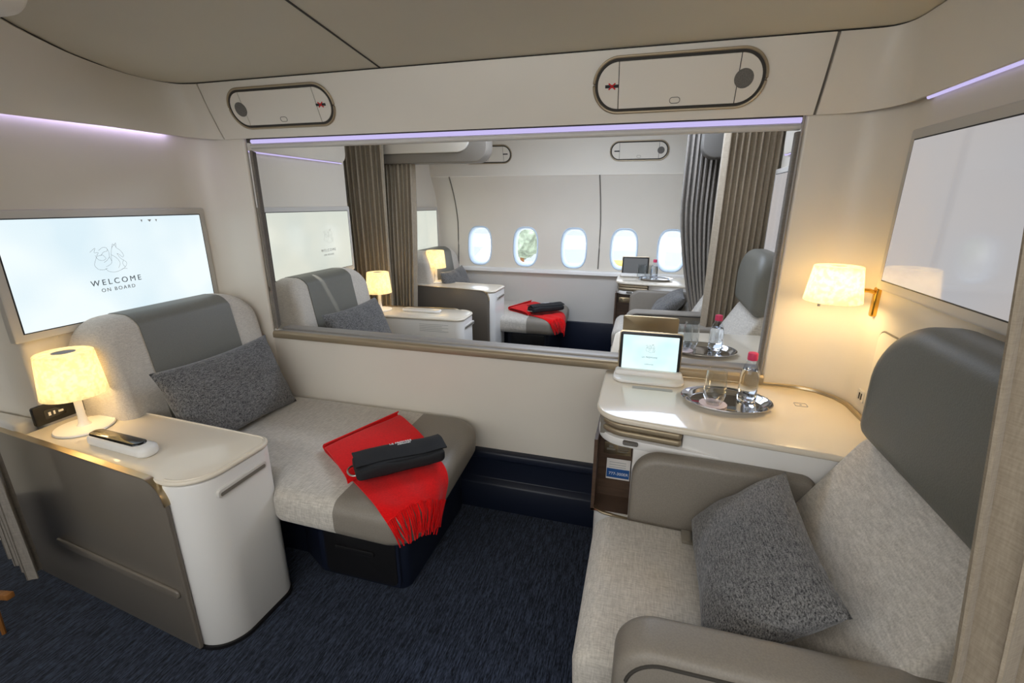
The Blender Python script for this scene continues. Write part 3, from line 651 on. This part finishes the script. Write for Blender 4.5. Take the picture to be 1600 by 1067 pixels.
def blanket(label, group):
    """folded wool throw lying over the rounded end of the bench, fringe hanging"""
    t = thing('wool_blanket', (-.9,1.4,.49), label, 'blanket', group)
    A, Bc = Vector((-1.225,1.440)), Vector((-1.085,1.812)); A2, B2 = Vector((-.755,1.135)), Vector((-.600,1.395))
    N = len(BENCH); r0 = .055
    def sd(p):
        best = 9; ins = False
        for i in range(N):
            q0, q1 = Vector(BENCH[i]), Vector(BENCH[(i+1)%N]); d = q1-q0; k = max(0,min(1,(p-q0).dot(d)/max(1e-9,d.dot(d))))
            best = min(best, (q0+d*k-p).length)
            if (q0.y > p.y) != (q1.y > p.y) and p.x < (q1.x-q0.x)*(p.y-q0.y)/(q1.y-q0.y)+q0.x: ins = not ins
        return -best if ins else best
    def drop(p, lift):
        """lays the flat point p over the rounded edge of the cushion"""
        s_ = sd(p)+r0; top = .4925
        if s_ <= 0: return Vector((p.x,p.y,top+lift))
        g = Vector((sd(p+Vector((.004,0)))-sd(p-Vector((.004,0))), sd(p+Vector((0,.004)))-sd(p-Vector((0,.004)))))
        g = g.normalized() if g.length > 1e-6 else Vector((1,0)); R_ = r0+lift; a_ = min(s_/r0, math.pi/2)
        q = p - g*s_ + g*(R_*math.sin(a_)); z = top-r0+R_*math.cos(a_) - max(0, s_-r0*math.pi/2)
        return Vector((q.x,q.y,z))
    def fbase(u, v):   # u across, v along
        p = A.lerp(A2,v).lerp(Bc.lerp(B2,v),u); w = .003*noise.noise(Vector((u*3,v*4,1)))+.003*v*math.sin(u*19)
        return drop(p, .007+w)
    b = nb(); sheet(b, fbase, 28, 48, .005)
    def ffold(u, v):
        a = A.lerp(Vector((-.98,1.255)),v); c = Bc.lerp(Vector((-.84,1.618)),v)
        p = a.lerp(c,u)+Vector((-.004,.002)); w = .003*noise.noise(Vector((u*3,v*3,5)))
        edge = math.sin(math.pi*min(1,max(0,v)))**.25
        return Vector((p.x,p.y,.4975+.006+.024*edge+w+.004*math.sin(u*5)))
    sheet(b, ffold, 20, 24, .007)
    # folded rim that joins both layers at the far edge
    sheet(b, lambda u, v: (A.lerp(Bc,u).x-.012*math.sin(math.pi*v), A.lerp(Bc,u).y+.004*math.sin(math.pi*v), .497+.034*v), 20, 6, .005)
    obj('cloth', b, 'red', t, angle=60)
    for k in range(48):
        u = (k+.5)/48; p0 = A2.lerp(B2,u); dr = (A2-A).normalized().lerp((B2-Bc).normalized(),u).normalized(); nr = Vector((-dr.y,dr.x))
        L_ = .095+.035*random.random(); j = (random.random()-.5)*.030; j2 = (random.random()-.5)*.012
        P = [drop(p0+dr*(L_*q-.004)+nr*(j*q*q+j2*math.sin(q*3)), .008+.004*math.sin(q*3+k)) for q in (0,.3,.65,1)]
        b = nb(); tube(b, P, [.0034,.0036,.0034,.0026], 6); obj('fringe', b, 'red', t, angle=80)
    return t
def pouch(label, group, lift=.0):
    c = Vector((-.850,1.400,.528+lift)); d = Vector((.275,.25,0)).normalized(); n = Vector((-d.y,d.x,0))
    t = thing('amenity_pouch', c-Vector((0,0,.012)), label, 'pouch', group)
    fr = lambda p: c + d*p[0] + n*p[1] + Vector((0,0,p[2]))
    b = nb(); prism(b, rrect(-.168,.168,-.068,.066,.02,5), 'z', -.014, .032, .014, 4)
    bmesh.ops.subdivide_edges(b, edges=[e for e in b.edges if e.calc_length() > .08], cuts=6)
    for v in b.verts: v.co = fr(v.co+Vector((0,0,.006*noise.noise(v.co*14))))
    body = obj('body', b, 'black', t, angle=60)
    b = nb(); sheet(b, lambda u, v: fr((-.165+.345*u, .072-.115*v+.006*math.sin(u*6), .0375+.010*math.sin(math.pi*v)+.005*noise.noise(Vector((u*5,v*2,2))))), 20, 8, .005); fl = obj('flap', b, 'black', t, angle=60)
    b = nb(); writing(b, 'LA PREMIERE', fr((.02 if not XF.flip else .02,.052,.0455)), d, n, .0095, .0015, 1.15); writing(b, 'AIRFRANCE', fr((.03,.034,.0485)), d, n, .0065, .0015, 1.1); obj('writing', b, 'whiteink', fl)
    b = nb(); tube(b, [fr((-.168-.024*math.sin(a), .002-.036*math.cos(a), .0)) for a in [math.pi*k/10 for k in range(11)]], .0035, 8); obj('metal_ring', b, 'steel', t)
def service_unit(label, c, ux, uy, w, h, group, sign_left, red=True, open_latch=False):
    """stadium-shaped panel on the fascia: middle door between a loudspeaker and a no-smoking sign"""
    c, ux, uy = Vector(c), Vector(ux).normalized(), Vector(uy).normalized(); nn = ux.cross(uy).normalized()
    f = lambda p: c + ux*p[0] + uy*p[2] + nn*(-p[1])
    t = thing('overhead_service_unit', c, label, 'panel', group); r = h/2; o = rrect(-w/2,w/2,-h/2,h/2,r*.999,14)
    b = nb(); tube(b, [(x,-.001,z) for x,z in o], .0048, 8, closed=True)
    for v in b.verts: v.co = f(v.co)
    obj('rim', b, 'railbronze', t)
    i = rrect(-w/2+.014,w/2-.014,-h/2+.014,h/2-.014,(r-.014)*.999,14)
    b = nb(); prism(b, rrect(-w/2+.004,w/2-.004,-h/2+.004,h/2-.004,(r-.004)*.999,14), 'y', -.0015, .0015, fn=f); obj('backing', b, 'gap', t)
    xd = w/2-r*.98
    t3 = nb(); prism(t3, i, 'y', -.005, 0, .001, 1)
    for nm, lo_, hi_ in (('end_plate',-9,-xd-.0015),('door',-xd+.0015,xd-.0015),('end_plate',xd+.0015,9)):
        q = t3.copy()
        if lo_ > -5: q2 = halve(q, (lo_,0,0), (1,0,0), True); q.free(); q = q2
        if hi_ < 5: q2 = halve(q, (hi_,0,0), (1,0,0), False); q.free(); q = q2
        for v in q.verts: v.co = f(v.co)
        e = obj(nm, q, 'fascia', t)
        if nm == 'door':
            b = nb(); tube(b, [(x,-.0055,z) for x,z in rrect(-.017,.017,-h/2+.024,-h/2+.043,.009,6)], .0012, 6, closed=True)
            for v in b.verts: v.co = f(v.co)
            obj('latch', b, 'groove', e)
    t3.free()
    sx = 1 if sign_left else -1
    b = nb(); prism(b, [(sx*(w/2-r*.78)+.030*math.cos(a), .030*math.sin(a)) for a in [k*2*math.pi/28 for k in range(28)]], 'y', -.0065, -.004, fn=f); obj('loudspeaker', b, 'speaker', t)
    x0 = -sx*(w/2-r*.72)
    b = nb(); box(b, x0-.024, x0+.024, -.0062, -.0045, -.005, .005, fn=f); sg = obj('sign', b, 'blackink', t)
    if red:
        b = nb()
        for a in (.7,-.7): prism(b, [(x0+math.cos(a)*p-math.sin(a)*q, math.sin(a)*p+math.cos(a)*q) for p,q in ((-.015,-.0022),(.015,-.0022),(.015,.0022),(-.015,.0022))], 'y', -.0075, -.0055, fn=f)
        obj('red_cross', b, 'redink', sg)
def light_strip(label, pts, r, group='lilac light strips', m='led'):
    b = nb(); tube(b, pts, r, 8); return obj('light_strip', b, m, None, label, 'light strip', group)

# ------------------------------------------------------------------ near suite
suite('near')
wall_screen('wide lit wall screen reading WELCOME ON BOARD above the nearest bench seat', 'scr', -2.166, 1.027, 1.878, 1.008, 1.472, 1, 'wall screens', ('grey', -2.166, 1.405, 1.205, 1.0))
wall_screen('dim pale screen on the right wall above the grey headrest of the nearest armchair', 'scroff', .766, .80, 1.75, 1.236, 1.71, -1, 'wall screens')
bench('long grey bench seat under the WELCOME screen with a taupe rounded foot end', 'bench seats')
lumbar_pillow('pillow', 'charcoal pillow leaning on the backrest of the nearest bench seat', (-1.775,1.545,.670), (0,1,0), (-.14,0,.36), .60, .38, .15, 1.3, 'charcoal pillows')
side_console('white side console with taupe outer panel in the left foreground', 'side consoles')
table_lamp('lit table lamp on the white console in the left foreground', (-2.005,1.085,.672))
remote('black-topped white remote handset lying on the console in the left foreground', -1.70, 1.010, .672, math.radians(-4))
blanket('red fringed blanket folded on the rounded end of the nearest bench seat', 'red blankets')
pouch('black pouch with white lettering lying on the nearest red blanket', 'black pouches', .012)
corner_console('ivory-topped corner cabinet with a bronze table slot beside the nearest armchair', 'corner cabinets')
armchair('grey fabric armchair with taupe leather arms in the right foreground', 'armchairs')
lumbar_pillow('pillow', 'charcoal pillow on the seat of the armchair in the right foreground', (.330,1.11,.625), (.03,1,.0), (.20,0,.19), .53, .33, .15, 4.1, 'charcoal pillows')
tablet('lit tablet on a white stand reading LA PREMIERE on the nearest corner cabinet', 'tablets on stands', .80, 'scr2')
tray('oval chrome tray with glass and bottle on the nearest corner cabinet', (.330,1.700,.80), 'oval trays')
doily('pale paper coaster under the glass on the nearest oval tray', (.285,1.675,.8035), 'paper coasters')
tumbler('empty clear tumbler on the nearest oval tray', (.285,1.672,.8055), 'tumblers')
bottle('pink-capped water bottle on the nearest oval tray', (.405,1.735,.8035), 'water bottles')
# safety card in the niche
b = nb(); box(b, -.072, .016, 1.588, 1.590, .485, .572); t = obj('safety_card', b, 'card', None, 'white and blue card numbered 777-300ER in the niche of the nearest corner cabinet', 'card')
b = nb(); box(b, -.070, .014, 1.587, 1.5881, .492, .530); bb = obj('blue_band', b, 'blue', t)
b = nb(); writing(b, '777-300ER', (-.026,1.5868,.504), (1,0,0), (0,0,1), .0115, .0003); obj('writing', b, 'whiteink', bb)
b = nb()
for k in range(3): box(b, -.062, .0, 1.587, 1.5881, .536+.010*k, .539+.010*k)
obj('small_print', b, 'pgrey', t)
# notice on the cabinet top behind the tray
b = nb(); box(b, -.002, .150, 1.752, 1.778, .8, .8008); obj('notice_sticker', b, 'pgrey', None, 'thin grey notice sticker on the cabinet top in front of the lit tablet', 'sticker')
# wall lamp
t = thing('wall_lamp', (.64,1.80,1.19), 'lit wall lamp with cream shade and brass arm on the right wall', 'lamp')
b = nb(); lathe(b, [(.0855,1.183),(.0865,1.185),(.071,1.300),(.069,1.302),(.028,1.303),(.024,1.301),(.067,1.298),(.083,1.185)], (.628,1.775,0), 48, close=True); obj('lamp_shade', b, 'shade', t)
b = nb(); lathe(b, [(0,1.296),(.026,1.296),(.026,1.300),(0,1.300)], (.628,1.775,0), 24); obj('cap', b, 'grey', t)
b = nb(); prism(b, rrect(1.775,1.800,1.135,1.235,.010,6), 'x', .750,.768, .004, 2); tube(b, [(.755,1.787,1.215),(.735,1.785,1.222),(.69,1.78,1.225),(.628,1.775,1.225)], .007, 8); obj('bracket', b, 'brass', t)
b = nb(); tube(b, [(.588,1.765,1.20),(.588,1.765,1.165)], .0045, 8); obj('pull_stem', b, 'steel', t)
l = bpy.data.lights.new('wall_bulb', 'POINT'); l.energy = 2.2; l.color = (1,.76,.42); l.shadow_soft_size = .05
o = bpy.data.objects.new('wall_bulb', l); COL.objects.link(o); o.parent = t; o.location = (-.012,-.025,.05)
# locker door and sockets
b = nb(); prism(b, rrect(1.10,1.715,.835,1.105,.03,6), 'x', .759, .7665, .002, 2); t = obj('wall_locker_door', b, 'wall', None, 'flush cream locker door in the right wall behind the grey headrest', 'door')
b = nb(); tube(b, [(.7645,y,z) for y,z in rrect(1.098,1.717,.833,1.107,.03,6)], .0035, 6, closed=True); obj('seam', b, 'groove', t)
b = nb(); prism(b, rrect(1.715,1.765,.845,.885,.006,4), 'x', .758, .767, .002, 2); t = obj('usb_socket', b, 'frame', None, 'small white socket plate on the right wall above the bronze trim', 'socket')
b = nb(); box(b, .7565, .7585, 1.728, 1.734, .853, .875); box(b, .7565, .7585, 1.742, 1.748, .853, .875); obj('slots', b, 'blackink', t)
b = nb(); prism(b, rrect(1.02,1.25,.682,.758,.008,4), 'x', -2.168, -2.150, .003, 2); t = obj('power_outlet', b, 'dark', None, 'dark power outlet strip behind the table lamp in the left foreground', 'socket')
b = nb(); prism(b, rrect(1.05,1.12,.70,.738,.004,3), 'x', -2.151, -2.148, .001, 1); w_ = obj('socket_plate', b, 'blk', t)
b = nb(); box(b, -2.1485,-2.1465,1.062,1.070,.712,.726); box(b, -2.1485,-2.1465,1.078,1.084,.712,.726); box(b, -2.1485,-2.1465,1.094,1.110,.714,.722); obj('slots', b, 'frame', w_)
b = nb(); prism(b, rpoly([(-2.60,1.022),(-2.20,.980),(-2.185,1.045),(-2.60,1.052)], [0,.02,.02,0], 5), 'z', 0, .705, .012, 3); obj('console_end_post', b, 'white', None, 'white rounded post end at the far left behind the taupe panel', 'post')
# service panels on the fascia
fu = Vector((0,-.092,.218)).normalized()
def facepoint(x, v): return (x, 1.935-.090*v-.020, ZB+(ZT-ZB)*v)
service_unit('left service panel on the fascia above the opening, speaker at its left end', facepoint(-1.592,.50), (1,0,0), fu, .545, .165, 'service panels', False)
service_unit('right service panel on the fascia above the opening, speaker at its right end', facepoint(.060,.50), (1,0,0), fu, .565, .178, 'service panels', True)
light_strip('lilac light strip along the top of the opening', [(-1.86,1.962,1.778),(.49,1.962,1.778)], .009)
light_strip('lilac light strip under the left overhead fascia in the nearest suite', [(-2.148,y,1.806) for y in (1.06,1.4,1.78)], .006, m='ledwash')
light_strip('lilac light strip under the right overhead fascia in the nearest suite', [(.752,y,1.794) for y in (.4,1.0,1.74)], .006)
b = nb(); prism(b, rpoly([(1.950,1.746),(1.985,1.746),(1.985,1.768),(1.950,1.768)], .010, 4), 'x', -1.862, .49, 0); obj('blind_rail', b, 'frame', None, 'slim metal blind rail just below the lilac light above the opening', 'rail')
# pleated divider folded against the left jamb, seal on the right jamb
b = nb()
def pl(u, v): return (-1.862+.030*u+.010*abs(((v*6)%1)-.5), 1.952+.10*v, .842+.90*u if False else .842+.896*u)
sheet(b, lambda u, v: (-1.866-.062*v+.008*math.sin(v*10*math.pi), 1.950+.095*v, .846+.892*u), 14, 72, .002)
obj('pleated_divider', b, 'curtaing', None, 'grey pleated divider folded against the left edge of the opening', 'divider')
b = nb(); prism(b, rrect(.478,.493,1.946,1.985,.005,4), 'z', .846, 1.74, 0); struct('trim_16', b, 'curtaing')
b = nb(); tube(b, [(.4905,1.937,.83),(.4905,1.937,1.79)], .004, 6); struct('trim_17', b, 'railgrey')
# curtains of the near aisle
curtain('curtain', 'tall taupe curtain hanging at the right edge of the picture', (.365,.66), (.695,.59), (.490,.66), (.735,.60), .02, 2.008, 5, .024, 'curtain', mid=lambda v: max(0, min(1, (v-.11)/.49)))
for o in (COL.objects[-1],): setprops(o, 'tall taupe curtain hanging at the right edge, nearest of all', 'curtain', 'curtains')
curtain('curtain', '', (-2.20,.86), (-1.965,.80), (-2.20,.86), (-1.945,.80), .24, 1.98, 4, .022, 'curtaing', mid=lambda v: v)
setprops(COL.objects[-1], 'grey curtain gathered before the taupe panel at the far left edge', 'curtain', 'curtains')
b = nb(); prism(b, rpoly([(-2.5,1.860),(-1.205,1.860),(-1.205,2.008),(-2.5,2.008)], [0,.06,0,0], 8), 'y', .66, .77, .008, 3); obj('curtain_pelmet', b, 'fascia', None, 'pale rounded pelmet end in the top left corner of the picture', 'pelmet', 'curtain pelmets')
t = thing('wooden_stand', (-2.16,.78,0), 'small wooden stand with a thin leg below the curtain at the far left', 'stand')
b = nb(); prism(b, [(-2.34,-.012),(-1.99,-.012),(-1.99,.012),(-2.34,.012)], 'z', -.012, .012, .005, 2, fn=lambda p: (p[0], .74+p[1], .17+p[2]+.22*(p[0]+2.16))); obj('rail', b, 'honey', t)
for (x, y) in ((-2.10,.74),(-2.30,.74)):
    b = nb(); tube(b, [(x,y,.20+.22*(x+2.16)),(x-.02,y,.0)], [.009,.007], 8); obj('leg', b, 'honey', t)

# ------------------------------------------------------------------ middle suite (mirror of the near one)
suite('middle')
wall_screen('pale lit screen seen through the opening at its left edge', 'scrc', -2.166, 1.027, 1.878, 1.008, 1.472, 1, 'wall screens', ('pgrey', -2.166, 1.32, 1.205, .8))
wall_screen('narrow-looking screen beyond the right edge of the opening', 'scroff', .766, .80, 1.735, 1.17, 1.70, -1, 'wall screens')
b = nb(); box(b, .758, .767, 1.05, 1.18, 1.735, 1.76); obj('notice_sticker', b, 'pgrey', None, 'small dark notice above the screen beyond the right edge of the opening', 'sticker')
bench('grey bench seat just behind the opening with its backrest at the left', 'bench seats')
lumbar_pillow('pillow', 'charcoal pillow on the bench seat just behind the opening', (-1.775,1.535,.670), (0,1,0), (-.14,0,.36), .60, .38, .15, 2.2, 'charcoal pillows')
suite('middle'); XF.off.y += .16
mc = side_console('white side console just behind the opening carrying a lit lamp', 'side consoles')
b = nb()
for k in range(5): box(b, -1.59, -1.36-(.05 if k%2 else 0), -.001, .001, .570+.013*k, .573+.013*k, fn=lambda p: (p[0], 1.2155+.0549*(-1.25-p[0])+p[1], p[2]))
setprops(obj('small_print', b, 'pgrey', mc), kind='stuff')
table_lamp('lit table lamp on the console just behind the opening', (-2.005,1.085,.672))
t = thing('remote_handset', (-1.66,1.05,.672), 'white remote handset in its tray on the console behind the opening', 'remote', 'remote handsets')
b = nb(); prism(b, rrect(-1.82,-1.50,1.0,1.09,.03,6), 'z', .672, .690, .006, 3); obj('body', b, 'white', t)
b = nb(); prism(b, rrect(-1.81,-1.51,1.012,1.078,.025,6), 'z', .688, .6925, .001, 1); obj('top_face', b, 'top', t)
suite('middle')
corner_console('ivory-topped corner cabinet just behind the opening at its right', 'corner cabinets', yb=2.055, detail=False)
armchair('armchair with grey headrest seen behind the right edge of the opening', 'armchairs')
tablet('bronze-backed tablet turned away behind the lit tablet', 'tablets on stands', .80, 'scr2', words=False)
tray('oval chrome tray just behind the opening on the middle cabinet', (.315,1.800,.80), 'oval trays')
doily('pale paper coaster under the glass just behind the opening', (.225,1.80,.8035), 'paper coasters')
tumbler('clear tumbler just behind the lit tablet on the middle tray', (.225,1.80,.8055), 'tumblers')
tumbler('second clear tumbler farther back on the middle tray', (.262,1.735,.8055), 'tumblers')
bottle('pink-capped water bottle on the tray just behind the opening', (.370,1.795,.8035), 'water bottles')
light_strip('lilac light strip under the left fascia of the middle suite', [(-2.148,y,1.7665) for y in (1.05,1.5,1.9)], .004)
light_strip('lilac light strip under the right fascia of the middle suite', [(.752,y,1.775) for y in (.9,1.4,1.9)], .008)

# ------------------------------------------------------------------ aisle between the middle and the window suite
suite('near')
curtain('curtain', '', (-2.40,3.47), (-2.03,3.47), (-2.38,3.47), (-2.05,3.47), .02, 2.29, 8, .026, 'curtain')
setprops(COL.objects[-1], 'taupe curtain behind the lamp of the middle console, left of the aisle', 'curtain', 'curtains')
curtain('curtain', '', (-2.20,3.64), (-1.855,3.62), (-2.20,3.64), (-1.955,3.62), .02, 1.80, 9, .022, 'curtain', mid=lambda v: v**1.6, phase=2)
setprops(COL.objects[-1], 'darker taupe curtain hanging under the rounded pelmet at the left', 'curtain', 'curtains')
curtain('curtain', '', (.435,3.36), (.765,3.40), (.425,3.36), (.765,3.40), .02, 2.29, 9, .028, 'curtain', phase=1)
setprops(COL.objects[-1], 'taupe curtain hanging behind the headrest of the middle armchair', 'curtain', 'curtains')
curtain('curtain', '', (.238,3.78), (.54,3.80), (.40,3.78), (.58,3.80), .02, 2.29, 9, .026, 'curtaing', mid=lambda v: 0 if v < .35 else min(1, ((v-.35)/.38))**1.5, phase=4)
setprops(COL.objects[-1], 'grey curtain drawn aside at the right end of the window row', 'curtain', 'curtains')
t = thing('curtain_pelmet', (-1.7,3.6,1.8), 'rounded cream and taupe pelmet above the darker taupe curtain at the left', 'pelmet', 'curtain pelmets')
b = nb(); prism(b, rpoly([(-2.17,1.800),(-1.215,1.800),(-1.215,2.29),(-2.17,2.29)], [0,.11,0,0], 10), 'y', 3.57, 3.72, .008, 3); obj('body', b, 'leather', t)
b = nb(); prism(b, rpoly([(-2.17,1.872),(-1.35,1.872),(-1.35,2.28),(-2.17,2.28)], [0,.10,0,0], 10), 'y', 3.545, 3.572, .006, 3); obj('front_panel', b, 'fascia', t)
b = nb(); prism(b, rpoly([(.318,1.79),(.80,1.79),(.80,2.29),(.318,2.29)], [.09,0,0,0], 10), 'y', 3.56, 3.70, .01, 3); obj('curtain_pelmet', b, 'speaker', None, 'rounded grey pelmet between the two curtains at the right', 'pelmet', 'curtain pelmets')

# ------------------------------------------------------------------ window suite
suite('far')
wall_screen('pale screen on the far left wall above the window suite bench', 'scrc', -2.166, 1.027, 1.862, .985, 1.455, 1, 'wall screens')
bench('grey bench seat under the row of oval windows', 'bench seats')
lumbar_pillow('pillow', 'blue-grey pillow on the bench seat under the windows', (-1.775,1.50,.690), (0,1,0), (-.14,0,.36), .56, .38, .15, 3.3, 'charcoal pillows')
suite('far', dx=.03); XF.off.y += .10
side_console('side console with a long taupe panel across the aisle under the windows', 'side consoles', top=.76, lp=.865, rc=.05)
table_lamp('lit table lamp on the console across the aisle, farthest back', (-1.95,1.20,.76))
suite('far')
blanket('red blanket on the bench seat under the windows', 'red blankets')
pouch('dark pouch on the red blanket under the windows', 'black pouches', .012)
suite('far', dx=-.11)
corner_console('white corner cabinet below the windows at the right', 'corner cabinets', top=.817)
suite('far', dz=.05, dx=-.11)
armchair('dark-armed armchair below the windows beside the gathered grey curtain', 'armchairs')
lumbar_pillow('pillow', 'blue-grey pillow on the armchair below the windows', (.330,1.16,.64), (.03,1,.0), (.20,0,.19), .45, .33, .14, 6.1, 'charcoal pillows')
suite('far', dx=-.11)
tablet('switched-off dark tablet on the corner cabinet below the windows', 'tablets on stands', .817, 'blk', words=False, xc=.04, y=1.82)
tray('oval chrome tray on the corner cabinet below the windows', (.23,1.66,.817), 'oval trays')
tumbler('clear tumbler on the tray below the windows', (.10,1.66,.8225), 'tumblers')
tumbler('second clear tumbler beside the bottle below the windows', (.17,1.70,.8225), 'tumblers')
bottle('water bottle on the tray below the windows', (.215,1.66,.8205), 'water bottles')
suite('near')
fz = lambda z: 4.585-.20*((z-1.752)/.55)**1.4
zc = 1.945; sl = Vector((0, fz(zc+.04)-fz(zc-.04), .08)).normalized()
service_unit('service panel on the far fascia half hidden by the left pelmet', (-1.54, fz(zc)-.018, zc), (1,0,0), sl, .50, .165, 'service panels', False, red=False)
service_unit('service panel on the far fascia above the right windows', (-.115, fz(zc)-.018, zc), (1,0,0), sl, .50, .165, 'service panels', True, red=False)
light_strip('lilac light strip along the far fascia above the oval windows', [(-2.12,4.60,1.745),(.9,4.60,1.745)], .006)

# ------------------------------------------------------------------ airport outside
b = nb(); box(b, -60, 60, 6.5, 90, -4.3, -4.2); struct('ground', b, 'apron')
t = thing('terminal_building', (0,40,-4.2), 'pale terminal building with window bands seen through the oval windows', 'building')
b = nb(); box(b, -40, 24, 38, 46, -4.2, 3.2); obj('wall', b, 'terminal', t)
for k in range(14):
    x = -38+4.4*k
    for z in (-3.2, -1.0, 1.2):
        b = nb(); box(b, x, x+3.4, 37.8, 38.1, z, z+1.1); obj('window', b, 'tglass', t)
t = thing('service_truck', (-1.8,26,-4.2), 'yellow service truck on the apron seen through a window', 'truck')
b = nb(); box(b, -3.2, -.6, 25, 27, -3.5, -1.6, .1); obj('cab', b, 'yellow', t)
b = nb(); box(b, -3.6, .4, 24.8, 27.2, -3.8, -3.45, .05); obj('chassis', b, 'tyre', t)
for x in (-3.0, -.4):
    b = nb(); lathe(b, [(0,-.15),(.38,-.15),(.42,-.1),(.42,.1),(.38,.15),(0,.15)], (0,0,0), 24)
    for v in b.verts: v.co = Vector((x+v.co.x, 24.9+v.co.z, -3.78+v.co.y))
    obj('wheel', b, 'tyre', t)
t = thing('boarding_bridge', (-7,22,-4.2), 'slanting white boarding bridge on the apron seen through the left windows', 'bridge')
b = nb(); tube(b, [(-9.5,22,-3.0),(-5.5,22,1.2)], .35, 8); obj('arm', b, 'terminal', t)
b = nb(); tube(b, [(-6.6,22,-4.2),(-6.6,22,-.2)], .16, 8); obj('leg', b, 'tglass', t)
for k in range(3):
    tr = thing('tree', (-19+5.6*k,30,-4.2), ('leafy tree farthest left outside the windows','leafy tree second from the left outside the windows','leafy tree nearest the bridge outside the windows')[k], 'tree', 'trees outside')
    b = nb(); bmesh.ops.create_icosphere(b, subdivisions=4, radius=1.7)
    for v in b.verts: v.co = v.co*(1+.28*noise.noise(v.co*1.6+Vector((k*9,0,0))))+Vector((-19+5.6*k,30,-.4))
    obj('crown', b, 'leaf', tr, angle=20)
    b = nb(); tube(b, [(-19+5.6*k,30,-4.2),(-19+5.6*k,30,-1.2)], [.2,.12], 8); obj('trunk', b, 'honey', tr)
